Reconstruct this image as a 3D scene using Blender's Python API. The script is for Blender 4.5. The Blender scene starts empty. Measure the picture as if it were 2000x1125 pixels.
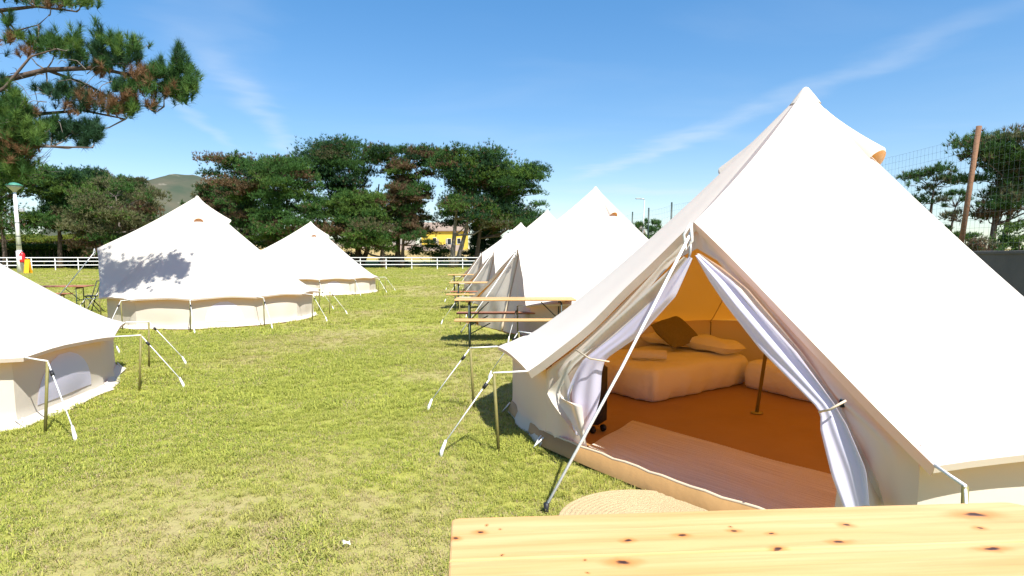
import bpy, math, random
import numpy as np
from mathutils import Vector, Matrix
R = math.radians
random.seed(7)
rng = np.random.default_rng(7)
sc = bpy.context.scene
col = sc.collection

# ------------------------------------------------------------------ camera
CAM_H, PITCH = 1.5, 0.10
cam = bpy.data.cameras.new('camera')
cam.sensor_width = 36.0
cam.lens = 1220 / 2000 * 36.0
cam.shift_y = 61 / 2000
cam.clip_start, cam.clip_end = 0.05, 20000
camo = bpy.data.objects.new('camera', cam); col.objects.link(camo)
camo.location = (0, 0, CAM_H)
camo.rotation_euler = (math.pi/2 - PITCH, 0, 0)
sc.camera = camo

# ------------------------------------------------------------------ light
SUN_EL, SUN_AZ = R(53.5), R(-56)           # azimuth of the sun, counter-clockwise from +x (behind the camera, to the right)
sdir = Vector((math.cos(SUN_EL)*math.cos(SUN_AZ), math.cos(SUN_EL)*math.sin(SUN_AZ), math.sin(SUN_EL)))
sun = bpy.data.lights.new('sun', 'SUN'); sun.energy = 4.6; sun.angle = R(0.55); sun.color = (1, .965, .905)
suno = bpy.data.objects.new('sun', sun); col.objects.link(suno)
suno.rotation_euler = sdir.to_track_quat('Z', 'Y').to_euler()

world = bpy.data.worlds.new('World'); sc.world = world
world.use_nodes = True
nt = world.node_tree; nt.nodes.clear()
def N(nt, t, loc=None, **kw):
    n = nt.nodes.new(t)
    for k, v in kw.items(): setattr(n, k, v)
    return n
def build_world():
    L = nt.links.new
    out = N(nt, 'ShaderNodeOutputWorld'); bg = N(nt, 'ShaderNodeBackground')
    sky = N(nt, 'ShaderNodeTexSky', sky_type='NISHITA', sun_disc=False)
    sky.sun_elevation = SUN_EL
    sky.sun_rotation = math.pi/2 - SUN_AZ
    sky.altitude = 0; sky.air_density = 1.0; sky.dust_density = 0.35; sky.ozone_density = 3.0
    bg.inputs['Strength'].default_value = 0.132
    # cooler, clearer air
    hs = N(nt, 'ShaderNodeHueSaturation'); L(sky.outputs[0], hs.inputs['Color']); hs.inputs['Saturation'].default_value = 1.36; hs.inputs['Hue'].default_value = .507
    gm = N(nt, 'ShaderNodeGamma'); L(hs.outputs[0], gm.inputs[0]); gm.inputs[1].default_value = .76
    # thin cirrus: a cloud sheet looked up where the ray meets a plane far above
    tc = N(nt, 'ShaderNodeTexCoord'); sep = N(nt, 'ShaderNodeSeparateXYZ'); L(tc.outputs['Generated'], sep.inputs[0])
    def mth(op, a, c=None, clamp=False):
        n = N(nt, 'ShaderNodeMath', operation=op, use_clamp=clamp)
        for i, q in enumerate((a, c)):
            if q is None: continue
            if isinstance(q, (int, float)): n.inputs[i].default_value = q
            else: L(q, n.inputs[i])
        return n.outputs[0]
    mz = mth('MAXIMUM', sep.outputs[2], .03)
    px, py = mth('DIVIDE', sep.outputs[0], mz), mth('DIVIDE', sep.outputs[1], mz)
    cmb = N(nt, 'ShaderNodeCombineXYZ'); L(px, cmb.inputs[0]); L(py, cmb.inputs[1])
    def noise(scale, det, dist=0., stretch=None, rot=0.):
        nz = N(nt, 'ShaderNodeTexNoise'); nz.inputs['Scale'].default_value = scale; nz.inputs['Detail'].default_value = det; nz.inputs['Distortion'].default_value = dist
        if stretch:
            mp = N(nt, 'ShaderNodeMapping'); L(cmb.outputs[0], mp.inputs[0]); mp.inputs['Rotation'].default_value = (0, 0, rot); mp.inputs['Scale'].default_value = stretch; L(mp.outputs[0], nz.inputs['Vector'])
        else: L(cmb.outputs[0], nz.inputs['Vector'])
        return nz.outputs[0]
    def ramp(x, lo, hi, a=0., c=1.):
        mr = N(nt, 'ShaderNodeMapRange', interpolation_type='SMOOTHSTEP'); L(x, mr.inputs[0])
        for i, q in enumerate((lo, hi, a, c)): mr.inputs[i+1].default_value = q
        return mr.outputs[0]
    nA = noise(1.6, 6, .4); nB = noise(5, 5, .3)
    total = None
    # old trails drifting in the wind: (x0, y0, x1, y1, width, strength) on the cloud plane
    for (x0, y0, x1, y1, w, am) in ((.85, 8.2, 1.55, 5.2, .34, .55), (1.45, 5.6, 2.05, 2.6, .24, .34), (-1.5, 3.2, -2.25, 7.0, .17, .42), (-2.12, 3.9, -2.55, 5.8, .12, .40), (-1.0, 2.2, -1.9, 4.2, .4, .16), (1.2, 9.5, 4.2, 10.5, .8, .5), (-4.5, 10.5, 1.5, 12.5, 1.3, .35)):
        dx, dy = x1-x0, y1-y0; l = math.hypot(dx, dy); tx, ty = dx/l, dy/l
        al = mth('ADD', mth('MULTIPLY', px, tx), mth('ADD', mth('MULTIPLY', py, ty), -(x0*tx+y0*ty)))
        ac = mth('ADD', mth('MULTIPLY', px, -ty), mth('ADD', mth('MULTIPLY', py, tx), (x0*ty-y0*tx)))
        ac = mth('ADD', ac, mth('MULTIPLY', mth('SUBTRACT', nA, .5), w*2.4))
        m = ramp(mth('ABSOLUTE', ac), 0, w, 1, 0)
        e = mth('MULTIPLY', ramp(al, -.25*l, .25*l), ramp(al, .7*l, 1.25*l, 1, 0))
        m = mth('MULTIPLY', mth('MULTIPLY', m, e), mth('MULTIPLY', ramp(nB, .2, .8, .6, 1), am*.62))
        total = m if total is None else mth('ADD', total, m)
    veil = ramp(noise(.55, 6, .5, (.8, 1.3, 1), R(25)), .46, .80, 0, .10)
    fd = ramp(sep.outputs[2], .0, .10)
    fac = mth('MULTIPLY', mth('ADD', total, veil), fd, True)
    mix = N(nt, 'ShaderNodeMixRGB'); L(fac, mix.inputs[0]); L(gm.outputs[0], mix.inputs[1])
    mix.inputs[2].default_value = (3.2, 3.55, 3.95, 1)
    L(mix.outputs[0], bg.inputs[0]); L(bg.outputs[0], out.inputs[0])
build_world()
sc.view_settings.view_transform = 'Standard'
sc.view_settings.look = 'None'
sc.view_settings.exposure = 1.03
sc.view_settings.gamma = 1
sc.view_settings.use_curve_mapping = False
sc.render.engine = 'CYCLES'
sc.cycles.use_denoising = True
sc.cycles.max_bounces = 9; sc.cycles.diffuse_bounces = 6; sc.cycles.glossy_bounces = 2
sc.cycles.transmission_bounces = 4; sc.cycles.transparent_max_bounces = 6
sc.cycles.caustics_reflective = False; sc.cycles.caustics_refractive = False

# ------------------------------------------------------------------ helpers
def ray(u, v):
    f, cx, cy = 1220., 1000., 623.
    X = (u-cx)/f; U = -(v-cy)/f
    return Vector((X, math.cos(PITCH)+U*math.sin(PITCH), -math.sin(PITCH)+U*math.cos(PITCH)))
def at(u, v, y):                       # the point seen at (u, v) that lies y metres ahead
    d = ray(u, v); t = y/d.y
    return Vector((d.x*t, y, CAM_H+d.z*t))
def gnd(u, v, z=0.):
    d = ray(u, v); t = (z-CAM_H)/d.z
    return Vector((d.x*t, d.y*t, z))

def tag(o, label=None, cat=None, group=None, kind=None):
    if label: o['label'] = label
    if cat: o['category'] = cat
    if group: o['group'] = group
    if kind: o['kind'] = kind
    return o
def empty(name, loc=(0, 0, 0), rz=0, **kw):
    o = bpy.data.objects.new(name, None); col.objects.link(o)
    o.location = loc; o.rotation_euler = (0, 0, rz); o.empty_display_size = .2
    return tag(o, **kw)
def children(o): return [c for c in bpy.data.objects if c.parent == o]
def copy_tree(o, parent=None):
    c = o.copy(); col.objects.link(c)
    c.parent = parent
    for ch in children(o): copy_tree(ch, c)
    return c

def mesh_np(name, V, F, mat, parent=None, smooth=False, attrs=None):
    """V (n,3); F (m,k) of equal sized faces or a list of tuples"""
    me = bpy.data.meshes.new(name)
    V = np.asarray(V, np.float32)
    if isinstance(F, np.ndarray):
        m, k = F.shape
        me.vertices.add(len(V)); me.vertices.foreach_set('co', V.ravel())
        me.loops.add(m*k); me.loops.foreach_set('vertex_index', F.astype(np.int32).ravel())
        me.polygons.add(m); me.polygons.foreach_set('loop_start', np.arange(0, m*k, k, dtype=np.int32))
        try: me.polygons.foreach_set('loop_total', np.full(m, k, np.int32))
        except Exception: pass
        me.update(calc_edges=True)
    else:
        me.from_pydata([tuple(map(float, v)) for v in V], [], F); me.update()
    if attrs:
        for an, (typ, data) in attrs.items():
            a = me.attributes.new(an, typ, 'POINT')
            a.data.foreach_set('color' if 'COLOR' in typ else 'value', np.asarray(data, np.float32).ravel())
    if smooth: me.polygons.foreach_set('use_smooth', np.ones(len(me.polygons), bool))
    me.materials.append(mat)
    o = bpy.data.objects.new(name, me); col.objects.link(o)
    if parent is not None: o.parent = parent
    return o

class MB:
    def __init__(s): s.v = []; s.f = []
    def add(s, v, f):
        n = len(s.v); s.v += [tuple(p) for p in v]; s.f += [tuple(i+n for i in q) for q in f]; return s
    def box(s, c, size, rz=0, rx=0, ry=0, bev=0.):
        x, y, z = [a/2 for a in size]
        M = Matrix.Translation(c) @ Matrix.Rotation(rz, 4, 'Z') @ Matrix.Rotation(ry, 4, 'Y') @ Matrix.Rotation(rx, 4, 'X')
        if not bev:
            vs = [(a, b, d) for d in (-z, z) for a, b in ((-x, -y), (x, -y), (x, y), (-x, y))]
            fs = [(3, 2, 1, 0), (4, 5, 6, 7)]+[(i, (i+1) % 4, (i+1) % 4+4, i+4) for i in range(4)]
        else:
            vs = []
            for d, k in ((-z, bev), (-z+bev, 0), (z-bev, 0), (z, bev)):
                X, Y = x-k, y-k; b = bev
                vs += [(-X+b, -Y, d), (X-b, -Y, d), (X, -Y+b, d), (X, Y-b, d), (X-b, Y, d), (-X+b, Y, d), (-X, Y-b, d), (-X, -Y+b, d)]
            fs = [tuple(range(7, -1, -1)), tuple(range(24, 32))]
            for r in range(3):
                for i in range(8): fs.append((r*8+i, r*8+(i+1) % 8, r*8+8+(i+1) % 8, r*8+8+i))
        return s.add([M @ Vector(v) for v in vs], fs)
    def tube(s, pts, r, n=8, caps=True):
        pts = [Vector(p) for p in pts]; rs = r if hasattr(r, '__len__') else [r]*len(pts)
        vs = []; fs = []
        ref = None
        for i, p in enumerate(pts):
            d = (pts[min(i+1, len(pts)-1)]-pts[max(i-1, 0)]).normalized()
            if ref is None: ref = d.orthogonal().normalized()
            a = (ref-d*ref.dot(d))
            a = a.normalized() if a.length > 1e-6 else d.orthogonal().normalized()
            ref = a; b = d.cross(a)
            vs += [p+(a*math.cos(2*math.pi*k/n)+b*math.sin(2*math.pi*k/n))*rs[i] for k in range(n)]
        for i in range(len(pts)-1):
            for k in range(n): fs.append((i*n+k, i*n+(k+1) % n, (i+1)*n+(k+1) % n, (i+1)*n+k))
        if caps: fs += [tuple(range(n-1, -1, -1)), tuple(range((len(pts)-1)*n, len(pts)*n))]
        return s.add(vs, fs)
    def lathe(s, prof, n=20, c=(0, 0, 0)):
        vs = [(c[0]+r*math.cos(2*math.pi*k/n), c[1]+r*math.sin(2*math.pi*k/n), c[2]+z) for r, z in prof for k in range(n)]
        fs = [(i*n+k, i*n+(k+1) % n, (i+1)*n+(k+1) % n, (i+1)*n+k) for i in range(len(prof)-1) for k in range(n)]
        fs += [tuple(range(n-1, -1, -1)), tuple(range((len(prof)-1)*n, len(prof)*n))]
        return s.add(vs, fs)
    def grid(s, fn, nu, nv):
        vs = [fn(i/nu, j/nv) for j in range(nv+1) for i in range(nu+1)]
        w = nu+1
        return s.add(vs, [(j*w+i, j*w+i+1, (j+1)*w+i+1, (j+1)*w+i) for j in range(nv) for i in range(nu)])
    def build(s, name, mat, parent=None, smooth=False):
        o = mesh_np(name, s.v, s.f, mat, parent, smooth)
        return o

def hash2(ix, iy, seed):
    h = (ix.astype(np.int64)*374761393 + iy.astype(np.int64)*668265263 + seed*974711) & 0x7fffffff
    h = ((h ^ (h >> 13))*1274126177) & 0x7fffffff
    return ((h ^ (h >> 16)) & 0xffff)/65535.
def vnoise(x, y, seed=0):
    x = np.asarray(x, float); y = np.asarray(y, float)
    ix = np.floor(x); iy = np.floor(y); fx = x-ix; fy = y-iy
    fx = fx*fx*(3-2*fx); fy = fy*fy*(3-2*fy)
    a = hash2(ix, iy, seed); b = hash2(ix+1, iy, seed); c = hash2(ix, iy+1, seed); d = hash2(ix+1, iy+1, seed)
    return (a*(1-fx)+b*fx)*(1-fy)+(c*(1-fx)+d*fx)*fy
def fbm(x, y, seed=0, o=4):
    s = 0; a = .5; t = 0
    for i in range(o):
        s = s+a*vnoise(x*2**i, y*2**i, seed+i); t += a; a *= .55
    return s/t

# ------------------------------------------------------------------ materials
def mat(name, c, rough=.8, spec=.3, metal=0., noise=None, bump=None, attr=None, coords='Object', trans=None):
    """noise=(scale, amount, other colour); bump=(scale, strength); trans=(factor, colour) mixes in a translucent layer"""
    m = bpy.data.materials.new(name); m.use_nodes = True
    t = m.node_tree; L = t.links.new
    b = t.nodes['Principled BSDF']; out = t.nodes['Material Output']
    b.inputs['Roughness'].default_value = rough; b.inputs['Metallic'].default_value = metal
    b.inputs['Specular IOR Level'].default_value = spec
    b.inputs['Base Color'].default_value = (*c, 1)
    tc = N(t, 'ShaderNodeTexCoord')
    csock = None
    if attr:
        a = N(t, 'ShaderNodeAttribute'); a.attribute_name = attr; csock = a.outputs['Color']
    if noise:
        nz = N(t, 'ShaderNodeTexNoise'); nz.inputs['Scale'].default_value = noise[0]; nz.inputs['Detail'].default_value = 5
        if len(noise) > 3:
            mp = N(t, 'ShaderNodeMapping'); mp.inputs['Scale'].default_value = noise[3]; L(tc.outputs[coords], mp.inputs[0]); L(mp.outputs[0], nz.inputs['Vector'])
        else: L(tc.outputs[coords], nz.inputs['Vector'])
        mr = N(t, 'ShaderNodeMapRange'); L(nz.outputs[0], mr.inputs[0]); mr.inputs[1].default_value = .3; mr.inputs[2].default_value = .7; mr.inputs[4].default_value = noise[1]
        mx = N(t, 'ShaderNodeMixRGB'); L(mr.outputs[0], mx.inputs[0]); mx.inputs[2].default_value = (*noise[2], 1)
        if csock: L(csock, mx.inputs[1])
        else: mx.inputs[1].default_value = (*c, 1)
        csock = mx.outputs[0]
    if csock: L(csock, b.inputs['Base Color'])
    if bump:
        nz = N(t, 'ShaderNodeTexNoise'); nz.inputs['Scale'].default_value = bump[0]; nz.inputs['Detail'].default_value = 6
        L(tc.outputs[coords], nz.inputs['Vector'])
        bp = N(t, 'ShaderNodeBump'); bp.inputs['Strength'].default_value = bump[1]; bp.inputs['Distance'].default_value = .02
        L(nz.outputs[0], bp.inputs['Height']); L(bp.outputs[0], b.inputs['Normal'])
    if trans:
        tr = N(t, 'ShaderNodeBsdfTranslucent'); tr.inputs[0].default_value = (*trans[1], 1)
        if trans[1] is None or (attr and trans[1] == (0, 0, 0)): L(csock, tr.inputs[0])
        ms = N(t, 'ShaderNodeMixShader'); ms.inputs[0].default_value = trans[0]
        L(b.outputs[0], ms.inputs[1]); L(tr.outputs[0], ms.inputs[2]); L(ms.outputs[0], out.inputs[0])
    return m

M = {}
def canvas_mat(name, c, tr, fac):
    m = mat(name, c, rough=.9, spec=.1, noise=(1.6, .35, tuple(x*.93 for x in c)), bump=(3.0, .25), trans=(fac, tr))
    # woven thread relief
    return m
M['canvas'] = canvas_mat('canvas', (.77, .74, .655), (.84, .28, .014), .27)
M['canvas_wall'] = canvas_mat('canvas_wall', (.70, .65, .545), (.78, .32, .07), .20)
M['hem'] = mat('hem', (.68, .58, .42), .9, .1, trans=(.2, (.7, .3, .06)))
M['mesh_white'] = mat('mesh_white', (.78, .76, .90), .8, .15, trans=(.35, (.78, .75, .92)))
M['rope'] = mat('rope', (.80, .79, .76), .8, .2, bump=(400, .4))
M['plastic_white'] = mat('plastic_white', (.8, .8, .78), .5)
M['plastic_black'] = mat('plastic_black', (.02, .02, .022), .45)
M['pole_green'] = mat('pole_green', (.16, .15, .045), .55, noise=(30, .6, (.25, .2, .07)))
M['brass'] = mat('brass', (.36, .31, .08), .4, .5, metal=.5)
M['groundsheet'] = mat('groundsheet', (.38, .22, .085), .55, .3, noise=(2.5, .5, (.31, .175, .065)), bump=(3.5, .9))
M['sheet'] = mat('sheet', (.82, .81, .80), .9, .1, bump=(6, .75))
M['towel'] = mat('towel', (.82, .80, .77), 1, .05, bump=(120, .6))
M['cushion'] = mat('cushion', (.25, .21, .10), .95, .1, noise=(60, .5, (.17, .14, .06)), bump=(90, .6))
M['suitcase'] = mat('suitcase', (.018, .018, .022), .4, .4, bump=(200, .1))
M['jute'] = mat('jute', (.55, .43, .25), 1, .05, noise=(90, .7, (.46, .34, .19)), bump=(150, .8))
M['steel_green'] = mat('steel_green', (.018, .035, .028), .45, .5)
M['white_paint'] = mat('white_paint', (.80, .80, .80), .55, .3, noise=(8, .3, (.66, .66, .64)))
M['bark'] = mat('bark', (.075, .055, .042), .95, .1, noise=(4, .8, (.16, .12, .10), (1, 1, .25)), bump=(14, 1.0))
M['bark_grey'] = mat('bark_grey', (.15, .125, .11), .95, .1, noise=(4, .8, (.24, .21, .19), (1, 1, .25)), bump=(14, 1.0))
M['needles'] = mat('needles', (.05, .08, .02), .7, .25, attr='tint', trans=(.30, (0, 0, 0)))
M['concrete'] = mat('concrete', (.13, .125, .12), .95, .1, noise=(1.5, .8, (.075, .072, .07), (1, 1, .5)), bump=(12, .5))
M['wood_post'] = mat('wood_post', (.24, .13, .075), .9, .15, noise=(14, .7, (.13, .07, .045), (1, 1, .12)), bump=(20, .5))
M['wire'] = mat('wire', (.10, .13, .12), .6, .3)
M['galvanised'] = mat('galvanised', (.42, .43, .44), .5, .4, metal=.4)
M['lamp_green'] = mat('lamp_green', (.06, .22, .16), .5)
M['red_paint'] = mat('red_paint', (.55, .02, .025), .35, .5)
M['yellow_paint'] = mat('yellow_paint', (.75, .36, .01), .45, .4)
M['house_yellow'] = mat('house_yellow', (.70, .50, .08), .9, .1, noise=(1, .4, (.6, .42, .07)))
M['house_grey'] = mat('house_grey', (.36, .33, .30), .9, .1, noise=(1, .4, (.28, .26, .23)))
M['roof_tile'] = mat('roof_tile', (.30, .22, .17), .9, .1, noise=(1.2, .8, (.20, .16, .13)))
M['window_glass'] = mat('window_glass', (.03, .035, .04), .15, .5)
M['wall_pink'] = mat('wall_pink', (.46, .34, .29), .95, .1, noise=(.6, .8, (.36, .32, .28)))
M['cord_dark'] = mat('cord_dark', (.12, .09, .05), .9)
M['paper'] = mat('paper', (.8, .8, .8), .7)
M['petal'] = mat('petal', (.7, .6, .05), .7)

def wood_mat():
    """pine board: stretched grain, annual-ring bands and knots where the real boards have them (object space)"""
    m = bpy.data.materials.new('pine_wood'); m.use_nodes = True
    t = m.node_tree; L = t.links.new; b = t.nodes['Principled BSDF']
    b.inputs['Roughness'].default_value = .42; b.inputs['Specular IOR Level'].default_value = .35
    tc = N(t, 'ShaderNodeTexCoord')
    def mth(op, a, c, clamp=False):
        n = N(t, 'ShaderNodeMath', operation=op, use_clamp=clamp)
        for i, q in enumerate((a, c)):
            if q is None: continue
            if isinstance(q, (int, float)): n.inputs[i].default_value = q
            else: L(q, n.inputs[i])
        return n.outputs[0]
    def mixc(f, a, c):
        n = N(t, 'ShaderNodeMixRGB')
        if isinstance(f, (int, float)): n.inputs[0].default_value = f
        else: L(f, n.inputs[0])
        for i, q in ((1, a), (2, c)):
            if isinstance(q, tuple): n.inputs[i].default_value = (*q, 1)
            else: L(q, n.inputs[i])
        return n.outputs[0]
    def noise(scale, sx, det=5, dist=0.):
        mp = N(t, 'ShaderNodeMapping'); L(tc.outputs['Object'], mp.inputs[0]); mp.inputs['Scale'].default_value = sx
        n = N(t, 'ShaderNodeTexNoise'); L(mp.outputs[0], n.inputs['Vector']); n.inputs['Scale'].default_value = scale
        n.inputs['Detail'].default_value = det; n.inputs['Distortion'].default_value = dist
        return n.outputs[0]
    def rng_(x, lo, hi, a=0., c=1.):
        n = N(t, 'ShaderNodeMapRange', interpolation_type='SMOOTHSTEP'); L(x, n.inputs[0])
        for i, q in enumerate((lo, hi, a, c)): n.inputs[i+1].default_value = q
        return n.outputs[0]
    c = mixc(rng_(noise(2.2, (.35, 4, 5), 5, .6), .35, .7), (.62, .405, .18), (.55, .31, .11))
    wv = N(t, 'ShaderNodeTexWave', wave_type='BANDS', bands_direction='Y'); mp = N(t, 'ShaderNodeMapping')
    L(tc.outputs['Object'], mp.inputs[0]); mp.inputs['Scale'].default_value = (.16, 1, 1); L(mp.outputs[0], wv.inputs['Vector'])
    wv.inputs['Scale'].default_value = 6; wv.inputs['Distortion'].default_value = 9; wv.inputs['Detail'].default_value = 3; wv.inputs['Detail Scale'].default_value = 1.3
    c = mixc(rng_(wv.outputs['Fac'], .5, 1, 0, .20), c, (.46, .22, .07))
    fine = rng_(noise(40, (.06, 3, 3), 4), .45, .75, 0, .3)
    c = mixc(fine, c, (.40, .20, .07))
    # knots: (x, y, size, elongation)
    KN = []
    for u, v, sz, e in ((889, 1051, .010, 1.6), (936, 1040, .011, 1.5), (949, 1026, .005, 1), (1227, 1055, .010, 1.7), (1332, 1045, .011, 1.9), (1434, 1036, .011, 1.5), (1427, 1028, .005, 1), (1507, 1041, .008, 1.6),
                        (1520, 1070, .010, 1.8), (1653, 1025, .014, 1.3), (1638, 1058, .012, 2.2), (1905, 1005, .024, 2.4), (1914, 1031, .010, 1.6), (1937, 1072, .012, 3.2), (1216, 1098, .017, 2.0), (980, 1084, .004, 1), (1140, 1095, .004, 1), (975, 1034, .004, 1), (1148, 1118, .005, 1)):
        q = Matrix.Rotation(-R(4.1), 3, 'Z') @ (gnd(u, v, .77)-Vector((-.17, 1.69, .77))); KN.append((q.x, q.y, sz, e))
    sp = N(t, 'ShaderNodeSeparateXYZ'); L(tc.outputs['Object'], sp.inputs[0])
    wob = noise(25, (1, 1, 1), 3); wob2 = mth('MULTIPLY', mth('SUBTRACT', wob, .5), .026)
    core = None; halo = None
    for x, y, s, e in KN:
        dx = mth('MULTIPLY', mth('SUBTRACT', mth('ADD', sp.outputs[0], wob2), x), 1/e)
        dy = mth('ADD', mth('SUBTRACT', sp.outputs[1], y), wob2)
        d = mth('SQRT', mth('ADD', mth('MULTIPLY', dx, dx), mth('MULTIPLY', dy, dy)), None)
        k = rng_(d, s*.25, s*.75, 1, 0); h = rng_(d, s*.5, s*2.1, .8, 0)
        core = k if core is None else mth('MAXIMUM', core, k)
        halo = h if halo is None else mth('MAXIMUM', halo, h)
    c = mixc(halo, c, (.50, .19, .04)); c = mixc(core, c, (.05, .018, .012))
    L(c, b.inputs['Base Color'])
    bp = N(t, 'ShaderNodeBump'); bp.inputs['Strength'].default_value = .12; bp.inputs['Distance'].default_value = .01
    L(mth('SUBTRACT', fine, core), bp.inputs['Height']); L(bp.outputs[0], b.inputs['Normal'])
    return m
M['wood'] = wood_mat()
M['wood_plain'] = mat('wood_plain', (.60, .37, .16), .5, .3, noise=(6, .7, (.45, .23, .08), (.3, 6, 6)))
M['wood_red'] = mat('wood_red', (.36, .15, .08), .6, .3, noise=(6, .7, (.25, .10, .055), (.3, 6, 6)))
def rug_mat():
    m = mat('rug', (.74, .67, .57), 1, .05, noise=(140, .8, (.56, .48, .38)), bump=(160, .7))
    t = m.node_tree; L = t.links.new
    tc = [n for n in t.nodes if n.type == 'TEX_COORD'][0]
    b = t.nodes['Principled BSDF']
    mp = N(t, 'ShaderNodeMapping'); L(tc.outputs['Object'], mp.inputs[0]); mp.inputs['Scale'].default_value = (1.5, 110, 1)
    nz = N(t, 'ShaderNodeTexNoise'); L(mp.outputs[0], nz.inputs['Vector']); nz.inputs['Scale'].default_value = 1
    mx = N(t, 'ShaderNodeMixRGB'); src = b.inputs['Base Color'].links[0].from_socket
    mr = N(t, 'ShaderNodeMapRange'); L(nz.outputs[0], mr.inputs[0]); mr.inputs[1].default_value = .4; mr.inputs[2].default_value = .62
    L(mr.outputs[0], mx.inputs[0]); L(src, mx.inputs[1]); mx.inputs[2].default_value = (.82, .76, .66, 1)
    L(mx.outputs[0], b.inputs['Base Color'])
    return m
M['rug'] = rug_mat()

# ------------------------------------------------------------------ ground
def rise(x, y):
    """lawn is level; beyond the white fence the land climbs gently"""
    t = np.clip((y-84-np.clip((-x-30)*.35, 0, 25)*0)/110, 0, None)
    z = 5.2*(1-np.exp(-1.3*t))
    left = np.clip((-x-22)/25, 0, 1)*np.clip((y-84)/16, 0, 1)*1.3
    return z+left
def dryness(x, y):
    d = fbm(x*.55+3.1, y*.55+1.7, 11, 4)
    d = np.clip((d-.44)/.30, 0, 1)
    near = np.exp(-(((x+1.0)/2.0)**2+((y-3.6)/1.1)**2))
    d = np.clip(d*.5+near*.42*np.clip(fbm(x*2.2, y*2.2, 5, 3)*2.2-.5, 0, 1.4), 0, 1)
    path = np.exp(-((x+1.6+.03*y)/1.6)**2)*np.clip((y-5)/10, 0, 1)*.28
    return np.clip(d+path*fbm(x*.9, y*.4, 8, 3), 0, 1)
xs = np.unique(np.concatenate([np.linspace(-2500, -70, 20), np.linspace(-70, -12, 60), np.linspace(-12, 6, 150), np.linspace(6, 60, 50), np.linspace(60, 2500, 20)]))
ys = np.unique(np.concatenate([np.linspace(-30, 2, 14), np.linspace(2, 22, 160), np.linspace(22, 90, 110), np.linspace(90, 260, 60), np.linspace(260, 4000, 24)]))
GX, GY = np.meshgrid(xs, ys)
GZ = rise(GX, GY) - .012 + .02*(fbm(GX*.8, GY*.8, 3, 3)-.5)*np.clip((60-GY)/20, 0, 1)
nx, ny = len(xs), len(ys)
idx = np.arange(nx*ny).reshape(ny, nx)
GF = np.stack([idx[:-1, :-1], idx[:-1, 1:], idx[1:, 1:], idx[1:, :-1]], -1).reshape(-1, 4)
def ground_mat():
    m = bpy.data.materials.new('lawn'); m.use_nodes = True
    t = m.node_tree; L = t.links.new; b = t.nodes['Principled BSDF']
    b.inputs['Roughness'].default_value = 1; b.inputs['Specular IOR Level'].default_value = .05
    a = N(t, 'ShaderNodeAttribute'); a.attribute_name = 'dry'
    far = N(t, 'ShaderNodeAttribute'); far.attribute_name = 'field'
    tc = N(t, 'ShaderNodeTexCoord')
    def nz(s, d=6):
        n = N(t, 'ShaderNodeTexNoise'); L(tc.outputs['Object'], n.inputs['Vector']); n.inputs['Scale'].default_value = s; n.inputs['Detail'].default_value = d
        mr = N(t, 'ShaderNodeMapRange'); L(n.outputs[0], mr.inputs[0]); mr.inputs[1].default_value = .32; mr.inputs[2].default_value = .68; return mr.outputs[0]
    def mix(f, x, y):
        n = N(t, 'ShaderNodeMixRGB')
        if isinstance(f, float): n.inputs[0].default_value = f
        else: L(f, n.inputs[0])
        for i, q in ((1, x), (2, y)):
            if isinstance(q, tuple): n.inputs[i].default_value = (*q, 1)
            else: L(q, n.inputs[i])
        return n.outputs[0]
    g = mix(nz(9), (.27, .29, .04), (.38, .36, .08))
    g = mix(nz(1.1), g, (.23, .275, .036))
    d = mix(nz(30), (.38, .28, .18), (.46, .36, .20))
    g = mix(nz(85, 3), g, (.26, .255, .06)) ; d = mix(nz(110, 3), d, (.27, .21, .13))
    lawn = mix(a.outputs['Fac'], g, d)
    f = mix(nz(.12), (.40, .30, .13), (.30, .27, .09)); f = mix(nz(.7), f, (.34, .24, .11))
    lawn = mix(far.outputs['Fac'], lawn, f)
    L(lawn, b.inputs['Base Color'])
    n = N(t, 'ShaderNodeTexNoise'); L(tc.outputs['Object'], n.inputs['Vector']); n.inputs['Scale'].default_value = 75; n.inputs['Detail'].default_value = 6
    bp = N(t, 'ShaderNodeBump'); bp.inputs['Strength'].default_value = .6; bp.inputs['Distance'].default_value = .012
    L(n.outputs[0], bp.inputs['Height']); L(bp.outputs[0], b.inputs['Normal'])
    return m
M['lawn'] = ground_mat()
fieldv = np.clip((GY-95)/12, 0, 1)
ground = mesh_np('ground', np.stack([GX, GY, GZ], -1).reshape(-1, 3), GF, M['lawn'], smooth=True,
                 attrs={'dry': ('FLOAT', dryness(GX, GY)), 'field': ('FLOAT', fieldv)})
tag(ground, 'level campsite lawn of yellow green grass with dry patches', kind='structure')

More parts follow.
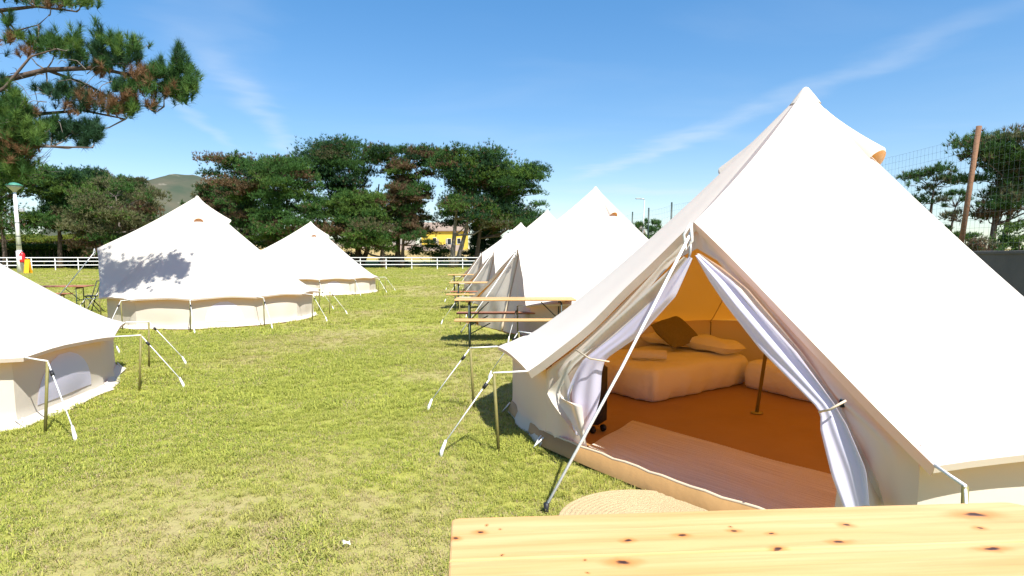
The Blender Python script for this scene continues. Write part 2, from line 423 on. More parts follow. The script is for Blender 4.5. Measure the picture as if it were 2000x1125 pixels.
# hill far behind
def build_hill():
    px = at(345, 338, 1650)
    hx = np.linspace(-1, 1, 90); hy = np.linspace(-1, 1, 60)
    X, Y = np.meshgrid(hx, hy)
    rr = np.sqrt((X*1.0)**2+(Y)**2)
    Z = (px.z-0)*np.clip(1-rr**1.6, 0, 1)**.9
    WX = px.x+25+X*260; WY = 1650+Y*500
    Z = Z*(.93+.14*fbm(X*3, Y*3, 21, 4))
    sh = np.clip(1-np.abs((WX-(px.x+330))/330), 0, 1)*70*np.clip(1-np.abs(Y), 0, 1)
    Z = np.maximum(Z, sh)
    i = np.arange(X.size).reshape(X.shape)
    F = np.stack([i[:-1, :-1], i[:-1, 1:], i[1:, 1:], i[1:, :-1]], -1).reshape(-1, 4)
    m = mat('hill_scrub', (.10, .092, .065), 1, .05, noise=(.012, .9, (.040, .062, .042)), bump=(.05, 1.))
    t = m.node_tree; L = t.links.new; b = t.nodes['Principled BSDF']
    tc = [n for n in t.nodes if n.type == 'TEX_COORD'][0]
    nz = N(t, 'ShaderNodeTexNoise'); L(tc.outputs['Object'], nz.inputs['Vector']); nz.inputs['Scale'].default_value = .02; nz.inputs['Detail'].default_value = 8
    mr = N(t, 'ShaderNodeMapRange'); L(nz.outputs[0], mr.inputs[0]); mr.inputs[1].default_value = .6; mr.inputs[2].default_value = .7
    mx = N(t, 'ShaderNodeMixRGB'); src = b.inputs['Base Color'].links[0].from_socket
    L(mr.outputs[0], mx.inputs[0]); L(src, mx.inputs[1]); mx.inputs[2].default_value = (.28, .25, .20, 1); L(mx.outputs[0], b.inputs['Base Color'])
    h = mesh_np('hill', np.stack([WX, WY, Z-3], -1).reshape(-1, 3), F, m, smooth=True)
    tag(h, 'rounded scrub covered hill far behind the trees', kind='structure')
build_hill()

# ------------------------------------------------------------------ tents
def polar(C, az, r, z): return Vector((C[0]+r*math.cos(az), C[1]+r*math.sin(az), z))
def lerp(a, b, t): return a+(b-a)*t

def make_tent(C, thd, H=2.95, half=28, eave=2.65, base=2.5, ez=.58, P=(1.85, 1.75), over={}, baseover={}, seed=1, opened=False, wins=(2, 4, 7),
              guy=True, rope_to=None, label='', group='', dark_front=False):
    rg = random.Random(seed)
    th = R(thd)
    root = empty('bell_tent', (C[0], C[1], 0))
    tag(root, label, 'tent', group)
    O = (0, 0)
    NC = 12
    step = (360-2*half)/(NC-1)
    az = [th+R(half+step*k) for k in range(NC)]
    re = [over.get(k, eave) for k in range(NC)]
    rb = [baseover.get(k, (over[k]-.15) if k in over else base) for k in range(NC)]
    E = [polar(O, az[k], re[k], ez+rg.uniform(-.02, .02)) for k in range(NC)]
    A = Vector((0, 0, H))
    Pk = polar(O, th, P[0], P[1])
    pw = 1.25 if opened else 1.16
    prof = lambda t: 1-(1-t)**pw
    def seam(k, t):
        e = E[k]; r = math.hypot(e.x, e.y)
        rr = r*t + .02*math.sin(math.pi*t)
        z = H-(H-e.z)*prof(t)
        # corners are drawn out by the guy ropes
        return Vector((e.x/r*rr, e.y/r*rr, z+.035*max(0, (t-.86)/.14)**2))
    ph = [rg.uniform(0, 6.28) for _ in range(40)]
    roof = MB()
    def sector(k):
        def fn(u, t):
            t = .03+.97*t
            a, b = seam(k, t), seam(k+1, t)
            p = lerp(a, b, u)
            w = 4*u*(1-u)
            r = math.hypot(p.x, p.y); ra = lerp(math.hypot(a.x, a.y), math.hypot(b.x, b.y), u)
            round_ = .85*(1-t**3)
            q = lerp(r, ra, round_)/max(r, 1e-6)
            p = Vector((p.x*q, p.y*q, p.z))
            p.z += .03*w*max(0, (t-.8)/.2)**2
            # slack folds in the cloth running up from the eaves
            d = .009*math.sin(9*u+ph[k]+4*t)*t*w + .015*w*math.sin(5*t+ph[k+12])*t
            n = Vector((p.x, p.y, .8*r)).normalized()
            return p+n*d
        return fn
    for k in range(NC-1): roof.grid(sector(k), 8, 26)
    # two panels that rise to the door peak
    def edge_pt(side, u):                # roof edge from the door peak (u=0) to the eave corner (u=1)
        e = E[0] if side > 0 else E[-1]
        p = lerp(Pk, e, u)
        sag = (.30 if opened and side < 0 else .12)*(u**1.6)*(1-u)
        p.z -= sag
        out = Vector((math.cos(th), math.sin(th), 0))
        return p-out*.02*math.sin(math.pi*u)
    def front(side):
        k = 0 if side > 0 else NC-1
        def fn(u, t):
            t = .03+.97*t
            rd = lerp(A, Pk, t); rd.z -= .05*math.sin(math.pi*t)
            s = seam(k, t)
            p = lerp(rd, s, u)
            g = edge_pt(side, u)-lerp(Pk, E[k], u)
            w = t**3
            p = p+g*w
            # rounded ridge, faint folds radiating from the peak
            c = .03*(1-u)**4*t
            p.z -= c
            q = math.sin(14*u+ph[20+(side > 0)])*.007*t*math.sin(math.pi*u)
            return p+Vector((math.cos(th), math.sin(th), .6))*q
        return fn
    for s in (1, -1): roof.grid(front(s), 16, 26)
    # folded hem under every free edge
    def hem_line(pts, drop, inn):
        out = []
        def fn(u, v):
            i = u*(len(pts)-1); a = min(int(i), len(pts)-2); p = lerp(pts[a], pts[a+1], i-a)
            r = math.hypot(p.x, p.y)
            return Vector((p.x*(1-inn*v/r), p.y*(1-inn*v/r), p.z-drop*v))
        return fn
    for k in range(NC-1):
        f = sector(k); roof.grid(hem_line([f(i/8, 1) for i in range(9)], .035, .012), 8, 1)
    for s in (1, -1):
        f = front(s); roof.grid(hem_line([f(i/12, 1) for i in range(13)], .055, .03), 12, 1)
    ro = roof.build('roof', M['canvas'], root, True)
    cap = MB().lathe([(.125, -.125), (.121, -.120), (.078, -.062), (.045, -.018), (.022, .010), (.006, .018)], 14, (0, 0, H-.005))
    cap.build('apex_cap', M['canvas'], root, True)
    # ventilation hoods
    for kk, off in enumerate((76, 180, 268) if opened else (90, 180, 270)):
        a = th+R(off)
        ca, sa = math.cos(a), math.sin(a); tv = Vector((-sa, ca, 0))
        m_ = (a-az[0]) % (2*math.pi)/R(step); k_ = min(int(m_), NC-2); er = lerp(re[k_], re[k_+1], m_-k_)
        rt = lambda t: er*t+.02*math.sin(math.pi*t)
        sl = lambda t: H-(H-ez)*prof(t)
        nrm = Vector((ca*.62, sa*.62, .78))
        def hood(u, v):
            t = .07+.165*v
            b = Vector((ca*rt(t), sa*rt(t), sl(t)))
            w = .010+.095*v
            ang = math.pi*u
            return b+tv*(-math.cos(ang)*w)+nrm*(math.sin(ang)*(.008+.105*v**1.4)-.004-.022*v*(1-math.sin(ang)))
        vh = MB().grid(hood, 14, 10)
        def lip(u, v):
            p = hood(u, 1); return p-nrm*.015*v*math.sin(math.pi*u)+Vector((ca, sa, -.9))*.012*v
        vh.grid(lip, 14, 1)
        vh.build('vent_hood', M['canvas'], root, True)
    # walls
    def wall_fn(k):
        a0, a1 = az[k], az[k+1]
        s1, s2 = rg.uniform(.6, 1.4), rg.uniform(0, 6)
        def fn(u, v):
            a = lerp(a0, a1, u)
            rt_ = lerp(re[k], re[k+1], u)-.15; r0 = lerp(rb[k], rb[k+1], u)
            pt = lerp(polar(O, a0, re[k]-.15, 0), polar(O, a1, re[k+1]-.15, 0), u)
            pb = lerp(polar(O, a0, rb[k], 0), polar(O, a1, rb[k+1], 0), u)
            p = lerp(pb, pt, v); z = lerp(.0, ez+.085, v)
            w = 4*u*(1-u)
            rr = math.hypot(p.x, p.y)
            d = .035*w*math.sin(math.pi*v)*s1+.016*math.sin(7*u*(1-v)+5*v+s2)*w*(1-v)+.012*math.sin(11*(u-.5)*(1.2-v)+s2*2)*(1-v)*w
            d += .05*max(0, .14-v)/.14
            return Vector((p.x*(1+d/rr), p.y*(1+d/rr), z))
        return fn
    for k in range(NC-1):
        f = wall_fn(k)
        wp = MB().grid(f, 14, 8).build('wall_panel', M['canvas_wall'], root, True)
        if k in wins:
            def wf(u, v):
                uu = .5+(u-.5)*.62*math.sqrt(max(0., 1-(v*.98)**2)); vv = .20+.62*v
                p = f(uu, vv); r = math.hypot(p.x, p.y)
                return Vector((p.x*(1+.007/r), p.y*(1+.007/r), p.z))
            MB().grid(wf, 14, 10).build('window', M['mesh_white'], root, True)
        # upright seam at the corner
    # front left and right of the door
    inn = Vector((math.cos(th), math.sin(th), 0))
    Pin = Pk-inn*.06-Vector((0, 0, .04))
    for s in (1, -1):
        k = 0 if s > 0 else NC-1
        B = polar(O, az[k], rb[k], 0)
        Bo = polar(O, az[NC-1-k], rb[NC-1-k], 0)
        mid = (B+Bo)/2
        def left(z):                       # outer border: under the roof edge, then down the wall corner
            zt = ez+.03
            if z <= zt:
                return lerp(B, polar(O, az[k], re[k]-.15, zt), z/zt)
            lo, hi = 0., 1.
            for _ in range(24):
                u = (lo+hi)/2
                if edge_pt(s, u).z-.045 > z: lo = u
                else: hi = u
            p = edge_pt(s, lo); p = p-inn*(.03+.035*lo)
            if lo > .8: p = lerp(p, polar(O, az[k], re[k]-.15, zt), (lo-.8)/.2)
            p.z = z
            return p
        def inner(z):
            f = z/Pin.z
            c = lerp(mid, Pin, f); c.z = z
            if not opened: return c
            l = left(z)
            d = (Vector((c.x, c.y, z))-l); full = d.length
            wd = np.interp(z, [0, .1, .4, .75, 1.25, 1.48, 1.6, Pin.z], OPENW[s])
            return l+d*min(1, wd/max(full, 1e-4))
        zt = Pin.z
        def fn(u, v):
            z = zt*v*.998
            p = lerp(left(z), inner(z), u)
            w = math.sin(math.pi*u)
            d = (.018*math.sin(9*u+7*v+s)+.02*math.sin(16*(u-v)+s*2)*(1-v))*w*(1-v*.6)
            if opened: d *= .8
            return p+inn*d
        MB().grid(fn, 12, 22).build('door_panel' if not opened else 'front_panel', M['canvas_wall'], root, True)
        if not opened and s > 0:
            z_ = MB().tube([inner(zt*i/14)+inn*.018 for i in range(15)], [.016+.02*math.sin(i*1.3)**2*(1-i/14) for i in range(15)], 6)
            z_.build('door_zip', M['hem'], root, True)
    if guy:
        for k in range(NC):
            a = az[k]; r = re[k]
            pt = polar(O, a, r+.27, ez+.015); pb = polar(O, a+rg.uniform(-.015, .015), r+.24, 0); pg = polar(O, a+rg.uniform(-.03, .03), r+.68, .0)
            MB().tube([pb-Vector((0, 0, .03)), pt+Vector((0, 0, .02))], .0125, 8).build('side_pole', M['pole_green'], root, True)
            e = seam(k, 1)
            MB().tube([e+Vector((0, 0, .004)), lerp(e, pt, .5)+Vector((0, 0, .012)), pt+Vector((0, 0, .022))], .0075, 6).build('eave_strap', M['rope'], root, True)
            g = MB().tube([pt+Vector((0, 0, .022)), pg+Vector((0, 0, .05))], .0056, 6).build('guy_rope', M['rope'], root, True)
            q = lerp(pt, pg, .13); q2 = lerp(pt, pg, .2)
            MB().tube([q+Vector((0, 0, .02)), q2+Vector((0, 0, .025))], .015, 6).build('slider', M['plastic_black'], g, True)
            dd = (pg-pt).normalized()
            MB().tube([pg-dd*.07+Vector((0, 0, .055)), pg-dd*.01+Vector((0, 0, .02)), pg+Vector((0, 0, -.05))], [.009, .016, .008], 7).build('peg', M['plastic_white'], root, True)
            wb = polar(O, a, rb[k]+.03, .05); t0 = Vector((-math.sin(a), math.cos(a), 0))
            MB().tube([wb+t0*.03+Vector((0, 0, .04)), polar(O, a, rb[k]+.10, .0), wb-t0*.03+Vector((0, 0, .04))], .008, 5).build('base_loop', M['rope'], root, True)
    if rope_to is None: pg = polar(O, th, P[0]+1.25, 0)
    else: pg = Vector((rope_to[0]-C[0], rope_to[1]-C[1], 0))
    top = Pk+inn*.03-Vector((0, 0, .09))
    drp = MB().tube([top, lerp(top, pg, .5)-Vector((0, 0, .012)), pg+Vector((0, 0, .03))], .0095, 7)
    drp.build('door_guy_rope', M['rope'], root, True)
    lp = [top+Vector((-.012, -.02, .05)), top+Vector((.0, -.02, -.06)), top+Vector((-.035, -.01, -.12)), top+Vector((-.05, .0, -.02)), top+Vector((-.012, -.02, .05))]
    MB().tube(lp, .009, 6).build('rope_loop', M['rope'], root, True)
    MB().tube([pg+Vector((0, 0, .05)), pg-Vector((0, 0, .05))], [.018, .01], 7).build('peg', M['plastic_black'], root, True)
    # skirt of the groundsheet
    sk = MB()
    for k in range(NC-1 if not opened else 0):
        def fn(u, v):
            p = lerp(polar(O, az[k], rb[k]+.02, 0), polar(O, az[k+1], rb[k+1]+.02, 0), u)
            r = math.hypot(p.x, p.y); o = (0, .035, .09)[int(round(v*2))]+.02*math.sin(9*u+k)*v; z = (.075, .045, .012)[int(round(v*2))]
            return Vector((p.x*(1+o/r), p.y*(1+o/r), z))
        sk.grid(fn, 10, 2)
    if not opened: sk.build('mud_skirt', M['canvas_wall'], root, True)
    return dict(root=root, C=Vector((C[0], C[1], 0)), az=az, rb=rb, re=re, Pk=Pk, Pin=Pin, E=E, inn=inn, edge=edge_pt, H=H, ez=ez)

GR_R = 'canvas bell tents pitched in the right hand row'
GR_L = 'canvas bell tents pitched in the left hand row'
OPENW = {1: [.36, .38, .36, .24, .12, .10, .4, .4], -1: [.50, .46, .34, .15, .10, .09, .4, .4]}
R1C = (2.46, 5.40)
ov = {11: 2.42, 10: 2.66, 9: 2.8, 8: 2.9, 7: 3.0, 6: 3.0, 5: 2.75, 4: 2.45, 3: 2.25, 2: 2.38, 1: 2.70, 0: 2.87}
R1 = make_tent(R1C, 226, H=2.90, half=31, over=ov, P=(1.85, 1.75), opened=True, seed=3, rope_to=gnd(1067, 998), wins=(3, 5, 7),
               label='large cream bell tent in the right foreground with its door tied open over beds', group=GR_R)
# ---- furnishings of the open tent
def r1p(u, v, z=0.): return gnd(u, v, z)
tr_ = R1['root']
def gsheet():
    C = R1['C']; mb = MB()
    n = len(R1['az'])
    ring = []
    for k in range(n):
        m = 1 if k == n-1 else 6
        for j in range(m):
            u = j/6; a, b = polar((0, 0), R1['az'][k], R1['rb'][k]-.03, 0), polar((0, 0), R1['az'][(k+1) % n], R1['rb'][(k+1) % n]-.03, 0)
            ring.append(lerp(a, b, u))
    a, b = ring[-1].copy(), ring[0].copy()
    for j in range(1, 24):
        q = lerp(a, b, j/24); q += R1['inn']*(.07*math.sin(math.pi*j/24)); ring.append(q)
    nr = len(ring); vs = []
    for f, z in ((0, .012), (.35, .014), (.7, .013), (.9, .016), (.97, .02), (.995, .05), (1.01, .115), (1.016, .118), (1.03, .01)):
        for i, q in enumerate(ring):
            w = .004*math.sin(i*1.7)+.006*math.sin(i*.61) if z > .1 else 0
            vs.append((q.x*f+w*.8, q.y*f+w*.5, z+.005*math.sin(i*2.3)*(z > .1)))
    fs = [(r*nr+i, r*nr+(i+1) % nr, (r+1)*nr+(i+1) % nr, (r+1)*nr+i) for r in range(8) for i in range(nr)]
    mb.add(vs, fs).build('groundsheet', M['groundsheet'], tr_, True)
    top = [Vector(vs[6*nr+i])+Vector((0, 0, .006)) for i in list(range(nr-24, nr))+[0]]
    MB().tube(top, .011, 6).build('threshold_piping', M['hem'], tr_, True)
gsheet()
for k in range(12):
    C_ = R1['E'][k]; r_e = math.hypot(C_.x, C_.y)
    MB().tube([Vector((C_.x/r_e*(r_e*t+.02*math.sin(math.pi*t)-.012), C_.y/r_e*(r_e*t+.02*math.sin(math.pi*t)-.012), R1['H']-(R1['H']-C_.z)*(1-(1-t)**1.25)-.012)) for t in [i/12*.93+.05 for i in range(13)]], .006, 5).build('seam_cord', M['hem'], tr_, True)
    MB().tube([Vector((C_.x/r_e*(r_e-.2), C_.y/r_e*(r_e-.2), R1['ez']+.06)), Vector((C_.x/r_e*(r_e-.2), C_.y/r_e*(r_e-.2), .03))], .006, 5).build('seam_cord', M['cord_dark'], tr_, True)
# centre pole
pb = Vector((2.33, 5.83, 0))-R1['C']
pm = MB().tube([pb+Vector((0, 0, .02)), Vector((0, 0, 2.86))], .017, 12)
po = pm.build('centre_pole', M['brass'], tr_, True)
MB().lathe([(.055, .016), (.055, .024), (.03, .032)], 16, tuple(pb)).build('pole_foot', M['brass'], po, True)
# insect net curtains and rolled canvas door, tied back each side
def curtain(name, path, mat_, folds, seed, parent, off=0., nu=36, nv=44):
    """path: list of (height fraction point, half width, direction of spread, depth of fold)"""
    rg = random.Random(seed)
    ph = [rg.uniform(0, 6.28) for _ in range(4)]
    ts = [p[0] for p in path]
    def ip(t, k):
        return np.array([np.interp(t, ts, [p[k][i] for p in path]) for i in range(3)])
    def fn(u, v):
        c = Vector(ip(v, 1)); w = float(np.interp(v, ts, [p[2] for p in path])); sd = Vector(ip(v, 3)).normalized()
        dp = float(np.interp(v, ts, [p[4] for p in path]))
        n = R1['inn']
        a = (u-.5)*2
        f = math.sin(folds*a+ph[0]+.9*v)*.62+math.sin(folds*1.9*a+ph[1]-2*v)*.28+math.sin(folds*.6*a+ph[2])*.35
        return c+sd*(a*w)+n*(f*dp+off)
    return MB().grid(fn, nu, nv).build(name, mat_, parent, True)
def fpt(u, v, off=0.):
    """point of the tent front seen at (u, v): on the sloping plane through door peak and threshold"""
    C = R1['C']; p0 = C+R1['Pin']; th = R(226)
    B0 = polar(C, R1['az'][0], R1['rb'][0], 0); B1 = polar(C, R1['az'][-1], R1['rb'][-1], 0)
    n = (B1-B0).cross(p0-B0).normalized()
    if n.dot(R1['inn']) < 0: n = -n
    o = Vector((0, 0, CAM_H)); d = ray(u, v)
    t = (B0+n*off-o).dot(n)/d.dot(n)
    return o+d*t-C
def chain(px, off, dirs=None):
    out = []; pts = []
    for (t, u0, v0, u1, v1, dp) in px:
        a, b = fpt(u0, v0, off), fpt(u1, v1, off)
        c = (a+b)/2; out.append((t, c, (b-a).length/2, b-a, dp))
    return out
LC = chain([(0, 1346, 500, 1352, 504, .006), (.2, 1280, 580, 1318, 578, .02), (.42, 1196, 655, 1247, 655, .03), (.53, 1143, 697, 1186, 697, .022), (.57, 1136, 704, 1178, 708, .018),
            (.63, 1120, 728, 1172, 728, .03), (.76, 1102, 765, 1168, 775, .045), (.88, 1106, 800, 1158, 815, .04), (1, 1118, 840, 1140, 860, .02)], .17)
curtain('net_curtain', LC, M['mesh_white'], 3.2, 1, tr_)
LD = chain([(0, 1336, 500, 1344, 506, .006), (.2, 1255, 575, 1292, 580, .03), (.42, 1165, 655, 1205, 655, .035), (.53, 1131, 690, 1150, 700, .022), (.57, 1126, 700, 1146, 706, .018),
            (.65, 1098, 735, 1130, 740, .04), (.74, 1072, 765, 1122, 770, .06), (.82, 1084, 785, 1130, 800, .07), (.92, 1104, 815, 1140, 835, .05), (1, 1130, 850, 1142, 864, .03)], .10)
curtain('door_flap', LD, M['canvas_wall'], 3, 5, tr_)
LF = chain([(0, 1088, 768, 1100, 780, .01), (.3, 1092, 790, 1138, 792, .03), (.6, 1108, 815, 1142, 825, .03), (1, 1134, 858, 1143, 866, .01)], .225)
curtain('door_flap', LF, M['canvas_wall'], 2.2, 15, tr_)
RC = chain([(0, 1357, 498, 1364, 498, .006), (.2, 1385, 548, 1432, 548, .03), (.32, 1418, 596, 1480, 600, .04), (.5, 1486, 682, 1560, 688, .045), (.66, 1592, 790, 1630, 786, .025), (.69, 1603, 806, 1636, 797, .02),
            (.75, 1604, 838, 1656, 828, .04), (.9, 1626, 925, 1694, 915, .05), (1, 1650, 992, 1700, 986, .03)], .14)
curtain('net_curtain', RC, M['mesh_white'], 3.0, 9, tr_)
RD = chain([(0, 1360, 495, 1368, 495, .006), (.12, 1382, 522, 1412, 524, .03), (.25, 1432, 562, 1462, 566, .03), (.5, 1520, 672, 1565, 685, .03), (.66, 1608, 785, 1638, 784, .02), (.69, 1615, 798, 1645, 796, .02),
            (.8, 1640, 860, 1675, 858, .03), (.92, 1682, 930, 1714, 935, .04), (1, 1692, 990, 1732, 990, .04)], .10)
curtain('door_flap', RD, M['canvas_wall'], 3, 12, tr_)
for a, b, c_ in (((1125, 683), (1152, 700), (1190, 706)), ((1600, 804), (1622, 799), (1652, 782))):
    MB().tube([fpt(*a, .15), fpt(*b, .225), fpt(*c_, .17)], .006, 6).build('curtain_tie', M['hem'], tr_, True)
q = fpt(1645, 787, .1)
MB().lathe([(.012, -.02), (.016, 0), (.012, .02)], 10, tuple(q)).build('toggle', M['plastic_black'], tr_, True)
q = fpt(1349, 470, .06)
MB().tube([q, q-Vector((0, 0, .07)), q-Vector((.01, 0, .12))], .009, 6).build('zip_pull', M['galvanised'], tr_, True)

# mattresses with sheets
def soft_box(L, W, Hh, seed, sag=.0, bulge=.03, r=.07, nu=40, nv=30):
    """a made-up mattress: rounded box whose sheet hangs in slight folds; origin at a bottom corner"""
    def fn(u, v):
        # wrap: v runs over side up, top, and down; u around
        return None
    vs = []; fs = []
    n = 120; rg = random.Random(seed)
    ph = [rg.uniform(0, 6.28) for _ in range(6)]
    def outline(k, inset):
        s = k/n*4; side = int(s) % 4; f = s-int(s)
        x0, x1, y0, y1 = inset, L-inset, inset, W-inset
        P_ = [(x0, y0), (x1, y0), (x1, y1), (x0, y1)]
        a, b = P_[side], P_[(side+1) % 4]
        x = a[0]+(b[0]-a[0])*f; y = a[1]+(b[1]-a[1])*f
        # rounded corners
        cr = max(.02, .12-inset)
        cx = min(max(x, x0+cr), x1-cr); cy = min(max(y, y0+cr), y1-cr)
        dx, dy = x-cx, y-cy; l = math.hypot(dx, dy)
        if l > cr: x, y = cx+dx/l*cr, cy+dy/l*cr
        return x, y
    rings = [(.035, .0), (.0, .03), (-.012, Hh*.5), (.0, Hh-r), (r*.35, Hh-r*.3), (r, Hh), (r+.12, Hh+.012), (min(L, W)*.3, Hh+.02), (min(L, W)*.47, Hh+.015)]
    for ri, (ins, z) in enumerate(rings):
        for k in range(n):
            x, y = outline(k, ins)
            d = .013*math.sin(k*.55+ph[0]+ri*.4)+.011*math.sin(k*1.3+ph[1]-ri)*(1-ri/5)+.006*math.sin(k*2.6+ph[3]) if ri < 4 else 0
            cx, cy = x-L/2, y-W/2; l = math.hypot(cx, cy)+1e-6
            vs.append((x+cx/l*d, y+cy/l*d, z+(.006*math.sin(k*.4+ph[2]+ri) if ri > 0 else 0)))
    for ri in range(len(rings)-1):
        for k in range(n): fs.append((ri*n+k, ri*n+(k+1) % n, (ri+1)*n+(k+1) % n, (ri+1)*n+k))
    fs.append(tuple(range((len(rings)-1)*n, len(rings)*n)))
    return MB().add(vs, fs)
def pillow_mb(L, W, T, seed):
    rg = random.Random(seed); p0 = rg.uniform(0, 6)
    mb = MB()
    for s in (1, -1):
        def fn(u, v):
            a, b = u*2-1, v*2-1
            e = max(0, (1-a**4))*max(0, (1-b**4))
            x = a*L/2*(1-.06*b*b); y = b*W/2*(1-.06*a*a)
            return Vector((x, y, s*T/2*e**.55+.012*math.sin(5*a+3*b+p0)*e))
        mb.grid(fn, 18, 12)
    return mb
b0 = Vector((1.42, 6.2, .02)); ba = R(37)
bed = empty('double_mattress', b0, ba, label='double mattress with white sheet on the tent floor behind the white rope', cat='mattress')
mb_ = soft_box(1.75, 1.3, .33, 3); mb_.build('fitted_sheet', M['sheet'], bed, True)
def place(o, u, loc, rz=0, rx=0, ry=0): o.location = loc; o.rotation_euler = (rx, ry, rz); return o
def bedp(x, y, z): return Matrix.Translation(b0) @ Matrix.Rotation(ba, 4, 'Z') @ Vector((x, y, z))
pl1 = pillow_mb(.72, .42, .17, 1).build('pillow', M['sheet'], None, True)
place(pl1, 0, bedp(1.5, .38, .44), ba+R(88), R(4), R(-3)); tag(pl1, 'plump white pillow lying to the right of the brown cushion', 'pillow', 'white pillows on the double mattress')
pl2 = pillow_mb(.66, .42, .15, 2).build('pillow', M['sheet'], None, True)
place(pl2, 0, bedp(1.5, 1.02, .43), ba+R(94), R(6), 0); tag(pl2, 'white pillow half hidden to the left of the brown cushion', 'pillow', 'white pillows on the double mattress')
cu = pillow_mb(.46, .46, .15, 4).build('cushion', M['cushion'], None, True)
cu.matrix_world = Matrix.Translation(bedp(1.27, .74, .57)) @ Matrix.Rotation(R(14), 4, 'Z') @ Matrix.Rotation(R(36), 4, 'X') @ Matrix.Rotation(R(20), 4, 'Z'); tag(cu, 'square olive brown cushion leaning on the white pillows', 'cushion')
def towel(loc, rz, lab, L=.34, r=.055):
    mb = MB()
    pts = []
    nsp = 60
    vs = []
    for i in range(nsp+1):
        a = i/nsp*2*math.pi*2.6; rr = r*(.25+.75*i/nsp)
        for s in (0, 1): vs.append((-L/2+s*L+.004*math.sin(i), rr*math.cos(a), r+rr*math.sin(a)))
    fs = [(2*i, 2*i+1, 2*i+3, 2*i+2) for i in range(nsp)]
    mb.add(vs, fs)
    mb.tube([(-L/2+.008, 0, r), (L/2-.008, 0, r)], r*.9, 18)
    o = mb.build('rolled_towel', M['towel'], None, True)
    place(o, 0, loc, rz); return tag(o, lab, 'towel', 'rolled white towels on the beds')
towel(bedp(.42, .42, .352), ba+R(-20-90+62), 'white rolled towel lying near the corner of the double mattress', .38, .058)
b1 = Vector((2.62, 7.05, .02)); a1 = R(-63)
bed2 = empty('single_mattress', b1, a1, label='single mattress in a white sheet behind the brass tent pole', cat='mattress', group='single mattresses in the open tent')
soft_box(1.85, .85, .30, 8).build('fitted_sheet', M['sheet'], bed2, True)
def bed2p(x, y, z): return Matrix.Translation(b1) @ Matrix.Rotation(a1, 4, 'Z') @ Vector((x, y, z))
towel(bed2p(.75, .42, .322), a1+R(10), 'white rolled towel on the single mattress beside the brass pole', .36, .055)
pl3 = pillow_mb(.6, .4, .14, 7).build('pillow', M['sheet'], None, True)
place(pl3, 0, bed2p(1.5, .45, .40), a1+R(90)); tag(pl3, 'white pillow at the head of the single mattress behind the curtain', 'pillow')
b3 = gnd(1622, 912); a3 = R(-38)
bed3 = empty('single_mattress', (b3.x+.06, b3.y-.02, .02), a3, label='low white mattress end peeping out beside the right hand curtain', cat='mattress', group='single mattresses in the open tent')
soft_box(1.5, .8, .22, 9).build('fitted_sheet', M['sheet'], bed3, True)
# woven rug inside the door
def rug():
    fl, bl = Vector((.55, 4.67, 0)), Vector((1.09, 5.5, 0))
    fr = Vector((1.85, 2.94, 0)); br = fr+(bl-fl)*.98
    ang = math.atan2((fr-fl).y, (fr-fl).x)
    o = empty('rug', fl, ang, label='flat woven beige rug just inside the open tent door', cat='rug')
    L = (fr-fl).length; rel = Matrix.Rotation(-ang, 4, 'Z')
    w = (rel @ (bl-fl))
    def fn(u, v):
        x = u*L+w.x*v+.008*math.sin(11*v); y = w.y*v+.012*math.sin(5*u*L)+.006*math.sin(17*u)
        return Vector((x, y, .030+.004*math.sin(6*u*L+3*v)+.003*math.sin(9*v)))
    mb = MB().grid(fn, 60, 24)
    mb.build('woven_cloth', M['rug'], o, True)
    fr_ = MB()
    for i in range(90):
        u = i/89; p = fn(u, 1); q = fn(u, 0)
        fr_.tube([p, p+Vector((random.uniform(-.006, .006), .022, -.006))], .0016, 3, False)
    f = fr_.build('fringe', M['rug'], o); f['kind'] = 'stuff'
rug()
# black suitcase standing behind the left curtain
sp = gnd(1172, 846)
su = empty('suitcase', (sp.x-.10, sp.y+.10, .015), R(35), label='black upright suitcase standing beside the left hand curtain', cat='suitcase')
MB().box((0, 0, .33), (.20, .38, .54), bev=.05).build('shell', M['suitcase'], su, True)
MB().tube([(.0, -.08, .60), (0, -.08, .635), (0, .08, .635), (0, .08, .60)], .011, 8).build('handle', M['plastic_black'], su, True)
for x in (-.06, .06):
    for y in (-.14, .14):
        MB().tube([(x-.012, y, .03), (x+.012, y, .03)], .03, 12).build('wheel', M['plastic_black'], su, True)
# jute mat on the grass outside
mt = empty('doormat', (.76, 3.34, 0), 0, label='round jute doormat on the grass between wooden table and tent', cat='doormat')
def matfn(u, v):
    r = .50*v; a = 2*math.pi*u
    return Vector((r*math.cos(a)*(1+.01*math.sin(5*a)), r*math.sin(a), .028+.003*math.sin(v*110)))
mm = MB().grid(matfn, 48, 60)
def mated(u, v):
    a = 2*math.pi*u; return Vector((.5*math.cos(a)*(1+.01*math.sin(5*a)), .5*math.sin(a), .028-.028*v))
mm.grid(mated, 48, 1)
mm.build('braided_jute', M['jute'], mt, True)

